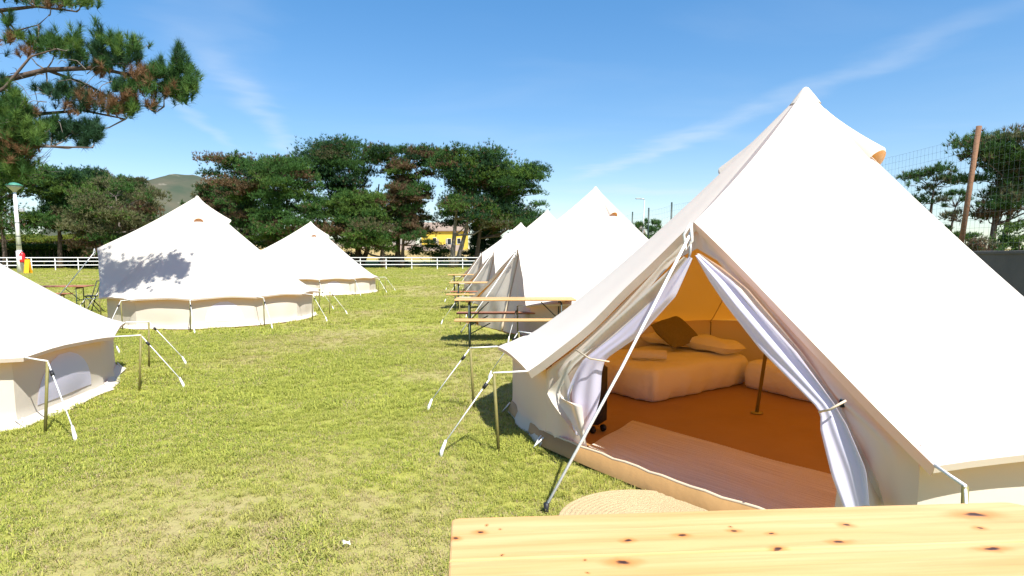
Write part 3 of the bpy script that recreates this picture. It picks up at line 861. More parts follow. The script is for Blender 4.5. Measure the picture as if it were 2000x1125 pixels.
# ---- the other tents
R2 = make_tent((1.79, 13.6), 207, H=2.98, eave=2.68, base=2.53, P=(1.88, 1.68), seed=21, wins=(2, 4, 7),
               label='closed cream bell tent second in the right row, behind a table with two benches', group=GR_R)
def tent_copy(src, C, thd, th0, label, group):
    o = copy_tree(src['root']); o.location = (C[0], C[1], 0); o.rotation_euler = (0, 0, R(thd-th0)); o['label'] = label; o['group'] = group
    return o
tent_copy(R2, (1.13, 20.3), 205, 207, 'closed cream bell tent third in the right row, partly hidden by the second', GR_R)
tent_copy(R2, (.39, 27.75), 206, 207, 'farthest bell tent of the right row, only its left edge and tip showing', GR_R)
L2 = make_tent((-7.6, 15.3), 207, H=2.95, half=31, eave=2.75, base=2.60, over={0: 2.32, 1: 2.55, 11: 2.4, 10: 2.6}, P=(2.1, 1.72), seed=34, wins=(2, 5, 7),
               label='cream bell tent in the left row with a pine branch shadow on its roof', group=GR_L)
tent_copy(L2, (-8.42, 26.4), 207, 207, 'smaller looking bell tent farthest away in the left row before the grove', GR_L)
L1 = make_tent((-7.6, 6.35), 204.6, H=2.95, eave=2.8, base=2.66, over={3: 3.2, 4: 3.55, 5: 3.2, 6: 3.12, 7: 2.95}, P=(1.9, 1.75), seed=48, wins=(3, 4, 7),
               label='nearest bell tent of the left row, cut off by the left edge of the picture', group=GR_L)

# ------------------------------------------------------------------ tables and benches
def leg_frame(mb, x, w, h, lean=.0, brace=.3):
    for s in (-1, 1):
        mb.tube([(x, s*w/2, h-.03), (x+lean, s*(w/2+.0), 0)], .013, 8)
    mb.tube([(x+lean*.85, -w/2, .12), (x+lean*.85, w/2, .12)], .010, 6)
    mb.tube([(x, -w/2, h-.04), (x, w/2, h-.04)], .012, 6)
    mb.tube([(x+lean*.5, 0, h*.5), (x+brace, 0, h-.035)], .010, 6)
    mb.tube([(x+lean*.5, -w/2, h*.5), (x+lean*.5, w/2, h*.5)], .010, 6)
def trestle(kind, L, W, h, wood, nb, label, cat, loc, rz, group, thick=.03):
    o = empty(kind, loc, rz, label=label, cat=cat, group=group)
    bw = W/nb
    for i in range(nb):
        y = -W/2+bw*(i+.5)
        MB().box((0, y, h-thick/2), (L, bw-.003, thick), bev=.008).build('board', wood, o)
    for s in (-1, 1):
        MB().box((s*(L/2-.22), 0, h-thick-.014), (.05, W*.86, .026)).build('cleat', wood, o)
        mb = MB(); leg_frame(mb, s*(L/2-.25), W*.8, h-thick, 0, -s*.34)
        mb.build('folding_leg', M['steel_green'], o, True)
    return o
GT = 'wooden trestle tables in front of the tents'; GB = 'wooden trestle benches in front of the tents'
# nearest table: two boards with knots, seen from close by
ft = empty('trestle_table', (-.17, 1.69, 0), R(4.1), label='varnished pine table with dark knots across the bottom right foreground', cat='table', group=GT)
def board(x0, x1, y0, y1, z, t, rads):
    """slab with rounded plan corners; rads = radius at (x0,y0),(x1,y0),(x1,y1),(x0,y1)"""
    ol = []
    for (cx, cy, sx, sy, a0), r in zip(((x0, y0, 1, 1, 180), (x1, y0, -1, 1, 270), (x1, y1, -1, -1, 0), (x0, y1, 1, -1, 90)), rads):
        for k in range(7):
            a = R(a0+90*k/6); ol.append((cx+sx*r+r*math.cos(a), cy+sy*r+r*math.sin(a)))
    n = len(ol); mx_, my_ = (x0+x1)/2, (y0+y1)/2
    vs = []
    for ins, zz in ((0, z-t), (0, z-.006), (.0018, z-.0022), (.006, z)):
        for x, y in ol:
            vs.append((x-math.copysign(ins, x-mx_), y-math.copysign(ins, y-my_), zz))
    fs = [tuple(range(n-1, -1, -1)), tuple(range(3*n, 4*n))]+[(r*n+i, r*n+(i+1) % n, (r+1)*n+(i+1) % n, (r+1)*n+i) for r in range(3) for i in range(n)]
    return MB().add(vs, fs)
board(0, 1.69, -.2485, 0, .77, .03, (.001, .001, .05, .02)).build('board', M['wood'], ft)
board(0, 1.69, -.60, -.2515, .77, .03, (.02, .05, .001, .001)).build('board', M['wood'], ft)
for x in (.2, 1.49):
    MB().box((x, -.3, .727), (.06, .52, .026)).build('cleat', M['wood_plain'], ft)
    mb = MB(); s = 1 if x < 1 else -1
    for y in (-.53, -.07): mb.tube([(x, y, .715), (x, y, 0)], .014, 8)
    mb.tube([(x, -.53, .12), (x, -.07, .12)], .01, 6); mb.tube([(x, -.53, .70), (x, -.07, .70)], .012, 6); mb.tube([(x, -.3, .40), (x+s*.34, -.3, .715)], .01, 6); mb.tube([(x, -.53, .4), (x, -.07, .4)], .01, 6)
    mb.build('folding_leg', M['steel_green'], ft, True)
trestle('trestle_table', 2.1, .62, .77, M['wood_plain'], 2, 'pale wooden table set before the second tent of the right row', 'table', (.05, 11.0, 0), R(1), GT)
trestle('trestle_bench', 2.1, .26, .47, M['wood_plain'], 1, 'wooden bench on the near side of the table at the second right tent', 'bench', (.10, 10.28, 0), R(1), GB)
trestle('trestle_bench', 2.1, .26, .47, M['wood_red'], 1, 'redder wooden bench on the far side of the table at the second right tent', 'bench', (.02, 11.6, 0), R(1), GB)
trestle('trestle_table', 2.1, .62, .77, M['wood_plain'], 2, 'wooden table before the third tent of the right row', 'table', (-.75, 18.1, 0), R(2), GT)
trestle('trestle_bench', 2.1, .26, .47, M['wood_plain'], 1, 'wooden bench on the near side of the table at the third right tent', 'bench', (-.78, 17.35, 0), R(2), GB)
trestle('trestle_bench', 2.1, .26, .47, M['wood_red'], 1, 'wooden bench on the far side of the table at the third right tent', 'bench', (-.8, 18.75, 0), R(2), GB)
trestle('trestle_table', 2.1, .62, .77, M['wood_plain'], 2, 'wooden table before the farthest tent of the right row', 'table', (-1.6, 26.0, 0), R(2), GT)
lt = trestle('trestle_table', 2.0, .62, .74, M['wood_red'], 2, 'red brown wooden table beside the left tent with the branch shadow', 'table', (-12.15, 16.3, 0), R(16), GT)
lb = trestle('trestle_bench', 1.3, .26, .47, M['wood_red'], 1, 'red brown bench standing behind the table on the left', 'bench', (-13.2, 17.7, 0), R(4), GB)
# folding chair frame at the table's end
fc = empty('folding_chair', (-11.25, 16.75, 0), R(20), label='dark folding chair frame leaning at the end of the red brown table', cat='chair')
for s in (-1, 1):
    MB().tube([(-.12, s*.2, 0), (.16, s*.2, .86)], .013, 6).build('leg', M['plastic_black'], fc, True)
    MB().tube([(.2, s*.18, 0), (-.14, s*.18, .46)], .013, 6).build('leg', M['plastic_black'], fc, True)
MB().box((0, 0, .45), (.36, .38, .022), bev=.006).build('seat', M['plastic_black'], fc)
MB().tube([(.155, -.2, .85), (.155, .2, .85)], .013, 6).build('backrest', M['plastic_black'], fc, True)

# ------------------------------------------------------------------ litter
pp = gnd(677, 1068)
sc_ = MB().grid(lambda u, v: Vector(((u-.5)*.036, (v-.5)*.022, .012+.010*math.sin(4*u+2*v)+.008*math.sin(7*v))), 8, 6).build('paper_scrap', M['paper'], None, True)
sc_.location = (pp.x, pp.y, .015); sc_.rotation_euler = (R(25), 0, R(20)); tag(sc_, 'small white scrap of paper lying on the grass in the foreground', 'paper scrap')

# ------------------------------------------------------------------ trees
G1 = np.array([.050, .118, .026]); G2 = np.array([.095, .165, .030]); G3 = np.array([.026, .072, .030]); BR = np.array([.15, .095, .052]); OL = np.array([.125, .125, .058])
def unit(v): return v/np.maximum(np.linalg.norm(v, axis=-1, keepdims=True), 1e-9)
def needles(centres, axes, cols, K, length, width, spread, r, twig=0.):
    """K thin blades per tuft, fanning round the tuft's axis; returns V, F, colour"""
    n = len(centres)
    c = np.repeat(centres, K, 0); a = np.repeat(axes, K, 0); cl = np.repeat(cols, K, 0)
    d = unit(a+spread*r.normal(size=(n*K, 3)))
    base = c+a*(r.random((n*K, 1))*twig)
    side = unit(np.cross(d, r.normal(size=(n*K, 3))))*width*.5
    L_ = length*(.65+.5*r.random((n*K, 1)))
    V = np.empty((n*K, 3, 3)); V[:, 0] = base-side; V[:, 1] = base+side; V[:, 2] = base+d*L_
    cl = cl*(.75+.5*r.random((n*K, 1)))
    C3 = np.repeat(cl[:, None, :], 3, 1)
    return V.reshape(-1, 3), np.arange(n*K*3).reshape(-1, 3), np.concatenate([C3.reshape(-1, 3), np.ones((n*K*3, 1))], 1)
def crown_points(pads, r, per):
    """tufts spread through flattened clumps; denser towards each clump's skin"""
    P = []; A = []; T = []
    for (x, y, z, rx, ry, rz, tone) in pads:
        n = max(6, int(per*(rx*ry+rx*rz+ry*rz)/3))
        d = unit(r.normal(size=(n, 3)))
        d[:, 2] = np.where(d[:, 2] < -.35, -d[:, 2]*.4, d[:, 2])
        rad = (r.random((n, 1))**.45)
        lump = 1+.28*np.sin(d[:, :1]*5+x)*np.sin(d[:, 1:2]*4+y)+.22*r.normal(size=(n, 1))*.6
        P.append(np.array([x, y, z])+d*rad*lump*np.array([rx, ry, rz]))
        A.append(unit(d*.5+np.array([0, 0, 1.0])))
        base = {'g': G1, 'l': G2, 'd': G3, 'b': BR, 'o': OL}
        k0 = tone[int(r.random()*len(tone)) % len(tone)]
        t = np.array([base[k0 if q < .72 else tone[int(q*97) % len(tone)]] for q in r.random(n)])*r.uniform(.85, 1.2)
        T.append(t)
    return np.concatenate(P), np.concatenate(A), np.concatenate(T)
def limb_mesh(trunk_pts, trunk_r, pads, rg, n_limbs=None, fork=None):
    mb = MB()
    mb.tube(trunk_pts, trunk_r, 9)
    if fork: mb.tube(fork[0], fork[1], 8)
    for i, p in enumerate(pads):
        if n_limbs and i >= n_limbs: break
        c = Vector(p[:3])
        # leave the trunk a little below the clump
        best = min(range(1, len(trunk_pts)), key=lambda k: abs(trunk_pts[k][2]-(c.z-.30*math.hypot(c.x-trunk_pts[k][0], c.y-trunk_pts[k][1]))))
        s = Vector(trunk_pts[best]); d = c-s
        if d.length < .3: continue
        m1 = s+d*.4+Vector((rg.uniform(-.08, .08), rg.uniform(-.08, .08), -.06))*d.length
        m2 = s+d*.75+Vector((rg.uniform(-.06, .06), rg.uniform(-.06, .06), .02))*d.length
        r0 = max(.02, min(trunk_r[best]*.5, .035*d.length+.02))
        mb.tube([s, m1, m2, c], [r0, r0*.7, r0*.45, r0*.2], 6, False)
        for _ in range(3):
            e = c+Vector((rg.uniform(-p[3], p[3]), rg.uniform(-p[4], p[4]), rg.uniform(-.2, .9)*p[5]))*.8
            mb.tube([m2, (m2+e)/2+Vector((0, 0, -.05*p[3])), e], [r0*.35, r0*.25, r0*.1], 5, False)
    return mb
def pine(u0, u1, vtop, vbase, y, trunks, seed, label, group='pines beyond the white fence', tones='gggldb', shape='umbrella', low=.35, K=8, per=85, blade=(.42, .07), npads=44, name='pine_tree', bark='bark', cat='tree', wind=0., extra=()):
    """a crown that spans picture columns u0..u1 and reaches vtop, standing y metres ahead"""
    rg = random.Random(seed); r = np.random.default_rng(seed)
    a = at(u0, vbase, y); b = at(u1, vbase, y); top = at((u0+u1)/2, vtop, y)
    zb = float(rise(np.array(a.x), np.array(y)))
    cx = (a.x+b.x)/2; W = (b.x-a.x)/2*1.06; H = top.z-zb
    tx = at(trunks[0], vbase, y).x
    o = empty(name, (tx, y, zb), label=label, cat=cat, group=group)
    pads = []
    for i in range(npads):
        f = (i+.5)/npads
        zf = low+(1-low)*f**.85
        if shape == 'umbrella': env = math.sin(math.pi*min(1, .22+.78*(1-abs((zf-low)/(1-low)-.45)*1.25)))**.7
        elif shape == 'round': env = math.sqrt(max(.06, 1-((zf-low)/(1-low)*1.7-.75)**2*.9))
        else: env = 1.08-.9*((zf-low)/(1-low))
        env = max(.14, env)
        ang = i*2.4+rg.uniform(-.5, .5)
        rad = W*env*rg.uniform(.35, .9)
        sz = W*rg.uniform(.26, .42)*(.65+.5*env)
        px_, py_ = cx-tx+rad*math.cos(ang)+wind*(zf)*W, rad*math.sin(ang)*.9
        tone = tones if zf > low+.2 or rg.random() < .5 else tones+'bo'
        if rg.random() < .12: tone = 'bob'+tones
        pads.append((px_, py_, H*zf-sz*.35, sz, sz, sz*rg.uniform(.45, .75), tone))
    # leaders poking out of the top
    for i in range(16):
        f = (i-7.5)/8.5+rg.uniform(-.08, .08); sz = W*rg.uniform(.045, .09)
        pads.append((cx-tx+W*f, rg.uniform(-.5, .3)*W, H*(1-(.16 if shape == 'umbrella' else .26)*f*f-rg.uniform(.0, .05))-sz*1.2, sz, sz, sz*2.4, tones))
    for (u, v, du, dv, tone) in extra:
        p = at(u, v, y); s = at(u+du, v, y).x-p.x; sv = s*dv/du
        pads.append((p.x-tx, rg.uniform(-.25, .25)*W, p.z-zb, s, s, sv, tone))
    P, A, T = crown_points(pads, r, per*(6/max(W, 1))**1.1)
    V, F, Cc = needles(P, A, T, K, blade[0], blade[1], .55, r)
    mesh_np('crown', V, F, M['needles'], o, attrs={'tint': ('FLOAT_COLOR', Cc)})
    tp = []; n = 7; lean = rg.uniform(-.06, .06)
    th_ = H*.82
    tcx = (cx-tx)*.55
    for i in range(n):
        f = i/(n-1); tp.append((tcx*f**1.4+.12*math.sin(3*f+seed), .1*math.sin(4*f), th_*f-.1*(i == 0)))
    r0 = .021*H+.06
    tr = [r0*(1.35 if i == 0 else 1)*(1-.82*(i/(n-1))**.9) for i in range(n)]
    mb = limb_mesh(tp, tr, pads, rg)
    for t2 in trunks[1:]:
        x2 = at(t2, vbase, y).x-tx
        mb.tube([(x2*.25, .1, 0), (x2*.7, .15, th_*.12), (x2+W*.1, .25, th_*.4), (x2*1.3+W*.15, .2, th_*.8)], [r0*1.0, r0*.8, r0*.6, r0*.2], 8)
    mb.build('trunk', M[bark], o, True)
    return o
# the grove behind the fence, left to right
GV = 'pines of the grove beyond the white fence'
pine(412, 570, 300, 512, 86, (478,), 101, 'leftmost pine of the grove, with ragged top and browned lower branches', GV, 'ggldb', low=.22, wind=-.05, extra=((425, 358, 22, 12, 'gb'), (465, 320, 26, 16, 'gd'), (402, 368, 16, 9, 'gb')))
pine(490, 640, 308, 512, 82, (565,), 102, 'broad green pine of the grove standing behind the two left tents', GV, 'gglg', low=.20, shape='round', extra=((600, 455, 45, 20, 'bob'), (540, 440, 40, 22, 'bbo')))
pine(585, 765, 274, 510, 88, (700, 722), 103, 'tallest pine of the grove, forked trunk, dark green crown', GV, 'ggdg', low=.26, extra=((690, 285, 30, 14, 'gd'), (640, 300, 30, 14, 'gd')))
pine(640, 780, 372, 512, 83, (752, 740), 104, 'low dense green pine of the grove in front of the tallest one', GV, 'lggl', low=.28, shape='round')
pine(740, 850, 283, 510, 87, (778,), 105, 'narrow pine of the grove with two tufted leaders at the top', GV, 'ggdlb', low=.30, extra=((790, 300, 20, 16, 'gd'), (850, 302, 18, 16, 'gd')))
pine(752, 842, 360, 512, 84, (786,), 106, 'brownish pine of the grove with a slender dark trunk', GV, 'gbobg', low=.32)
pine(830, 1000, 288, 511, 84, (882, 902), 107, 'broad pine of the grove with a pale grey forked trunk', GV, 'ggldb', low=.40, bark='bark_grey', extra=((880, 330, 40, 16, 'gb'), (900, 400, 45, 14, 'bog'), (870, 300, 24, 14, 'gl')))
pine(900, 1065, 315, 511, 86, (928,), 108, 'pine at the right end of the grove with a long branch reaching right', GV, 'ggld', low=.38, wind=.12, extra=((1045, 375, 24, 12, 'gl'), (1050, 402, 20, 9, 'gl'), (1000, 425, 40, 9, 'gb'), (1010, 345, 34, 16, 'gd')))
pine(915, 985, 395, 508, 92, (942,), 109, 'small dark evergreen under the right end of the grove', GV, 'ddg', low=.1, shape='round', name='evergreen_tree')
pine(378, 478, 362, 506, 97, (430,), 110, 'low bushy pine at the left foot of the grove', GV, 'gbog', low=.06, shape='round')
# left background
GL = 'trees at the left behind the hedge'
pine(-90, 85, 325, 505, 74, (12,), 111, 'big spreading pine at the left edge behind the tall lamp post', GL, 'gllg', low=.40, per=30)
pine(50, 190, 325, 505, 78, (118,), 112, 'bright green pine with a thick dark trunk right of the lamp post', GL, 'ggld', low=.40, extra=((115, 345, 34, 18, 'gd'), (95, 430, 44, 14, 'gl')))
pine(150, 240, 331, 500, 92, (192,), 113, 'round topped dark pine peeping over the olive bush', GL, 'gdg', low=.2, shape='round')
pine(222, 306, 345, 500, 90, (280,), 115, 'thin crowned pine at the foot of the hill', GL, 'ggo', low=.25, shape='round')
pine(150, 325, 352, 508, 76, (235, 260), 114, 'wide olive brown bushy tree behind the shadowed tent', GL, 'ogoglo', low=.16, shape='round', npads=34, name='bushy_tree', bark='bark_grey')

# right background, behind the concrete wall
GRt = 'pines behind the wire fence'
pine(1880, 2080, 255, 475, 30, (1932, 1958), 121, 'large pine with two dark trunks behind the wire fence', GRt, 'ggobl', low=.48, blade=(.28, .04), K=9, per=80, bark='bark', extra=((1900, 300, 24, 14, 'go'), (1965, 270, 40, 14, 'g'), (1925, 350, 45, 16, 'go')))
pine(1765, 1870, 322, 480, 34, (1818,), 122, 'small crooked pine with flat clumps left of the wooden fence post', GRt, 'ggo', low=.55, blade=(.26, .04), K=9, per=60, npads=8, extra=((1800, 345, 30, 12, 'go'), (1840, 352, 28, 8, 'go'), (1790, 395, 34, 14, 'gl')))
pine(1835, 1880, 370, 480, 37, (1858,), 123, 'slender little pine just left of the leaning post', GRt, 'gg', low=.45, blade=(.26, .04), K=9, per=60, npads=7)
def shrub(u0, u1, vt, vb, y, seed, label, group, tones='lgl', blade=(.22, .06), per=170, K=8, z0=None):
    r = np.random.default_rng(seed); rg = random.Random(seed)
    a = at(u0, vb, y); b = at(u1, vb, y); t = at(u0, vt, y)
    zb = a.z if z0 is None else z0
    o = empty('shrub', ((a.x+b.x)/2, y, zb), label=label, cat='shrub', group=group)
    W = (b.x-a.x)/2; Hh = t.z-zb
    pads = []
    for i in range(16):
        f = rg.uniform(-.8, .8); s = W*rg.uniform(.25, .4)
        pads.append((W*f, rg.uniform(-.6, .6)*W*.7, Hh*rg.uniform(.2, .82)*(1-.4*f*f), s, s*.8, min(s*.8, Hh*.4), tones))
    P, A, T = crown_points(pads, r, per*(3/max(W, .5))**1.1)
    V, F, Cc = needles(P, A, T, K, blade[0], blade[1], .9, r)
    mesh_np('foliage', V, F, M['needles'], o, attrs={'tint': ('FLOAT_COLOR', Cc)})
    mb = MB()
    for i in range(7):
        p = pads[i*2]; mb.tube([(rg.uniform(-.2, .2)*W, 0, -.05), (p[0]*.6, p[1]*.6, p[2]*.5), p[:3]], [.05, .035, .012], 5, False)
    mb.build('stem', M['bark'], o, True)
    return o
# foreground pine on the left: only its branches reach into the picture
def near_pine():
    Y = 11.5; r = np.random.default_rng(5); rg = random.Random(5)
    base = Vector((-11.4, Y+.3, 0))
    o = empty('pine_tree', base, label='near pine whose needled branches hang in at the upper left corner', cat='tree')
    def w(u, v, dy=0.): return at(u, v, Y+dy)-base
    tb = MB()
    tb.tube([(0, 0, -.1), (.1, .05, 1.5), (-.05, .1, 3.2), (.15, 0, 5), (.1, .1, 7), (.3, .1, 9)], [.30, .25, .22, .19, .14, .06], 12)
    def T_(z): return Vector((.1, .05, z))
    br = [([T_(6.0), w(-60, 40), w(0, 20), w(70, 12), w(150, 22)], .06),
          ([T_(4.3), w(-80, 185), w(0, 158), w(90, 136), w(190, 132), w(270, 150), w(350, 178)], .075),
          ([T_(3.6), w(-70, 260, .5), w(0, 240, .5), w(80, 222, .4), w(160, 215, .3), w(245, 232, .2)], .06),
          ([T_(3.4), w(-60, 300, -.4), w(30, 285, -.4), w(100, 286, -.4), w(180, 288, -.4)], .05),
          ([T_(3.2), w(-50, 320, .2), w(10, 300, .2), w(60, 300, .2)], .05),
          ([T_(4.0), w(-60, 215, -.6), w(10, 170, -.6), w(60, 110, -.5), w(110, 95, -.4)], .045),
          ([w(90, 136), w(170, 165, .2), w(240, 205, .2), w(320, 208, .2)], .03),
          ([w(190, 132), w(240, 110), w(262, 92)], .025), ([w(270, 150), w(320, 150), w(348, 118)], .025), ([w(0, 20), w(30, 60), w(75, 48), w(95, 30)], .02),
          ([w(-40, 70), w(20, 80, .1), w(55, 55, .1)], .018)]
    for pts, r0 in br: tb.tube(pts, [r0*(1-.8*i/(len(pts)-1)) for i in range(len(pts))], 7, False)
    spots = []   # u, v, spread u, spread v, count, tones, dy
    def S(u, v, su, sv, n, t='g', dy=0.): spots.append((u, v, su, sv, n, t, dy))
    S(135, 10, 34, 10, 16, 'gl'); S(160, 2, 14, 8, 6, 'gl'); S(100, 15, 18, 6, 5, 'gb'); S(60, 4, 40, 8, 8, 'gd')
    S(15, 50, 7, 18, 6, 'g'); S(20, 82, 8, 12, 6, 'gb'); S(40, 76, 7, 5, 4, 'l')
    S(75, 86, 12, 16, 11, 'gl'); S(112, 92, 22, 22, 24, 'gl'); S(145, 92, 14, 22, 15, 'gl'); S(190, 95, 16, 26, 20, 'gd'); S(228, 92, 20, 16, 16, 'gl'); S(262, 98, 12, 18, 12, 'gl'); S(240, 122, 26, 18, 16, 'gd')
    S(205, 125, 20, 16, 14, 'gd'); S(155, 125, 18, 16, 12, 'gd'); S(55, 105, 20, 8, 5, 'b')
    S(192, 142, 12, 10, 9, 'b'); S(270, 152, 22, 14, 14, 'b'); S(285, 172, 26, 14, 14, 'bg'); S(250, 196, 16, 8, 10, 'b'); S(225, 212, 12, 10, 8, 'b')
    S(300, 145, 18, 14, 14, 'g'); S(325, 145, 16, 18, 16, 'gd'); S(348, 120, 9, 18, 12, 'gd'); S(360, 140, 12, 14, 12, 'g'); S(372, 172, 12, 18, 16, 'gl'); S(345, 175, 18, 20, 18, 'g'); S(355, 195, 18, 8, 9, 'gl'); S(320, 185, 20, 14, 12, 'gb'); S(295, 215, 14, 8, 5, 'bd')
    S(235, 175, 20, 14, 12, 'gd'); S(260, 178, 14, 10, 8, 'g'); S(250, 218, 16, 12, 13, 'lg'); S(225, 222, 12, 8, 8, 'gb')
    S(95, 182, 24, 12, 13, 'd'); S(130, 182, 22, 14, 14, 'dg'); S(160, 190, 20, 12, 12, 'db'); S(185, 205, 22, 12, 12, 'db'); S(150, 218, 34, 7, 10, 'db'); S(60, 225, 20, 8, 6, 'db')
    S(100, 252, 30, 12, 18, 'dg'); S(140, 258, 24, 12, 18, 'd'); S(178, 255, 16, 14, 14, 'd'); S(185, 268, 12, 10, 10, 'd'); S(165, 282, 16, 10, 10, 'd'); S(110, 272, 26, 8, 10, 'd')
    S(25, 195, 14, 14, 12, 'gl', -.5); S(20, 230, 22, 18, 24, 'gl', -.6); S(50, 262, 26, 14, 22, 'lg', -.6); S(68, 275, 16, 12, 14, 'lg', -.6); S(22, 268, 20, 14, 16, 'gb', -.5)
    S(25, 300, 22, 14, 18, 'gb', -.4); S(55, 300, 20, 12, 12, 'gb', -.4); S(20, 328, 24, 12, 16, 'lg', -.3); S(48, 330, 18, 10, 10, 'gl', -.3); S(5, 170, 12, 12, 7, 'gd')
    S(18, 215, 22, 16, 14, 'gld', -.3); S(8, 250, 20, 20, 16, 'dgl', -.2); S(40, 240, 24, 16, 14, 'gd', -.2); S(60, 285, 22, 12, 12, 'dg', .2); S(15, 285, 22, 18, 16, 'dgb', .1); S(10, 315, 24, 16, 14, 'gdl', .1); S(35, 345, 22, 10, 9, 'lg', .1); S(8, 350, 18, 12, 9, 'gl', 0)
    # the part of the crown left of the picture, which also throws the shade on the next tent
    for k in range(26): S(rg.uniform(-330, -30), rg.uniform(-120, 300), 40, 24, 12, 'gdlb', rg.uniform(-1.2, .6))
    for k in range(10): S(rg.uniform(-260, 20), rg.uniform(-260, -60), 50, 24, 12, 'gdl', rg.uniform(-1.4, .2))
    P = []; A = []; T = []; tw = MB()
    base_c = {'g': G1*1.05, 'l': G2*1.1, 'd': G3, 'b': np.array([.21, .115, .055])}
    allp = [Vector(q) for pts, _ in br for q in pts]
    for u, v, su, sv, n, t, dy in spots:
        n = int(n*2.3)
        c0 = w(u, v, dy)
        near = min(allp, key=lambda q: (q-c0).length)
        if (near-c0).length < 1.6: tw.tube([near, (near+c0)/2+Vector((0, 0, -.05)), c0], [.016, .011, .006], 5, False)
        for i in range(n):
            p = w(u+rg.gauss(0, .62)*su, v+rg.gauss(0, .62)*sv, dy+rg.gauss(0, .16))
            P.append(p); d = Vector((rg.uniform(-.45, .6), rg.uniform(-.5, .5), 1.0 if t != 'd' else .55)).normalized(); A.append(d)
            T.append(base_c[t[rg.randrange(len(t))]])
            if i % 2 == 0: tw.tube([c0+(p-c0)*.15, p+d*.1], [.007, .004], 4, False)
    P, A, T = np.array(P), np.array(A), np.array(T)
    V, F, Cc = needles(P, A, T, 64, .155, .0075, .62, r, .10)
    mesh_np('crown', V, F, M['needles'], o, attrs={'tint': ('FLOAT_COLOR', Cc)})
    # bare dead twigs
    for k in range(46):
        u, v = rg.uniform(0, 230), rg.choice((rg.uniform(100, 240), rg.uniform(140, 215)))
        p = w(u, v, rg.uniform(-.3, .3)); q = p+Vector((rg.uniform(-.5, .5), rg.uniform(-.2, .2), rg.uniform(-.35, .15)))
        tw.tube([p, (p+q)/2+Vector((0, 0, .06)), q], [.008, .006, .003], 4, False)
    for k in range(10):
        p = w(rg.uniform(40, 90), rg.uniform(300, 345), -.2); q = p+Vector((rg.uniform(.1, .5), 0, rg.uniform(-.15, .3)))
        tw.tube([p, (p+q)/2+Vector((0, 0, -.05)), q], [.006, .005, .002], 4, False)
    tb.build('trunk', M['bark'], o, True)
    tw.build('twigs', M['bark_grey'], o, True)
near_pine()

# ------------------------------------------------------------------ hedge, shrubs, field edge
r_ = np.random.default_rng(77)
def hedge(u0, u1, y0, y1, h, thick, name, label, tones, seed, n, blade=(.3, .10)):
    r = np.random.default_rng(seed)
    a, b = at(u0, 500, y0), at(u1, 500, y1)
    d = (b-a); L_ = math.hypot(d.x, d.y); nrm = np.array([-d.y, d.x])/L_
    s = r.random(n); q = r.random(n)
    zz = np.where(q < .5, r.random(n)*h, h*(.92+.12*r.random(n))); off = np.where(q < .5, -thick/2*(.8+.3*r.random(n)), (r.random(n)-.5)*thick)
    X = a.x+d.x*s+nrm[0]*off*-1; Yy = a.y+d.y*s+nrm[1]*off*-1
    zb = rise(X, Yy)
    zz = zz*(.86+.28*fbm(s*L_*.25, s*0+seed, seed, 3))
    P = np.stack([X, Yy, zb+zz], 1)
    fq = (q < .5).astype(float)
    A = unit(np.stack([r.normal(size=n)*.3, -fq*.8+r.normal(size=n)*.3, (1-fq)*.9+.3], 1))
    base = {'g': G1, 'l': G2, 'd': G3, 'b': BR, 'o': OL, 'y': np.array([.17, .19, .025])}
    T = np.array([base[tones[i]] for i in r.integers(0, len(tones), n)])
    V, F, Cc = needles(P, A, T, 6, blade[0], blade[1], .9, r)
    o = empty(name, (a.x, a.y, 0), label=label, cat='hedge')
    org = np.array([a.x, a.y, 0])
    mesh_np('foliage', V-org, F, M['needles'], o, attrs={'tint': ('FLOAT_COLOR', Cc)})
    mb = MB()
    for i in range(40):
        t = i/39; p = Vector((d.x*t, d.y*t, float(rise(np.array(a.x+d.x*t), np.array(a.y+d.y*t)))))
        mb.tube([p-Vector((0, 0, .1)), p+Vector((random.uniform(-.3, .3), 0, h*.8))], [.06, .03], 5)
    mb.build('stem', M['bark'], o, True)
hedge(-140, 190, 77, 84, 2.8, 2.2, 'hedge', 'dark green hedge along the left behind the white rail fence', 'ggdl', 31, 16000)
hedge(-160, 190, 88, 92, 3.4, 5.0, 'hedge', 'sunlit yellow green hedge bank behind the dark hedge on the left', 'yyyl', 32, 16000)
shrub(800, 895, 470, 512, 92, 41, 'bright green rounded shrub in front of the yellow house', 'shrubs below the grove', 'llg', z0=0)
shrub(890, 935, 474, 512, 94, 42, 'green shrub between the grey and the dark trunks of the grove', 'shrubs below the grove', 'lgo', z0=0)
shrub(640, 720, 488, 514, 93, 43, 'low dark shrub at the foot of the forked grove tree', 'shrubs below the grove', 'gdo', z0=0)
shrub(740, 800, 492, 514, 92, 44, 'low olive shrub right of the dark trunks of the grove', 'shrubs below the grove', 'gol', z0=0)
shrub(960, 1060, 462, 512, 100, 45, 'dark shrub half hidden behind the tips of the right tents', 'shrubs below the grove', 'gd', z0=0)
SR = 'shrubs behind the wire fence'
shrub(1700, 1800, 425, 500, 24, 51, 'dark rounded shrub against the roof edge of the big tent', SR, 'gdo', z0=1.3, blade=(.14, .035))
shrub(1775, 1850, 420, 500, 26, 52, 'round green shrub left of the wooden fence post', SR, 'go', z0=1.3, blade=(.14, .035))
shrub(1845, 1910, 438, 500, 21, 53, 'yellow green shrub right of the foot of the wooden post', SR, 'lgl', z0=1.3, blade=(.12, .03))
shrub(1935, 2050, 420, 505, 22, 54, 'bright green shrub at the right edge under the large pine', SR, 'lllg', z0=1.3, blade=(.12, .03))
shrub(1880, 1965, 458, 505, 18, 55, 'dry reddish brown brush along the top of the concrete wall', SR, 'bobg', z0=1.4, blade=(.10, .02))
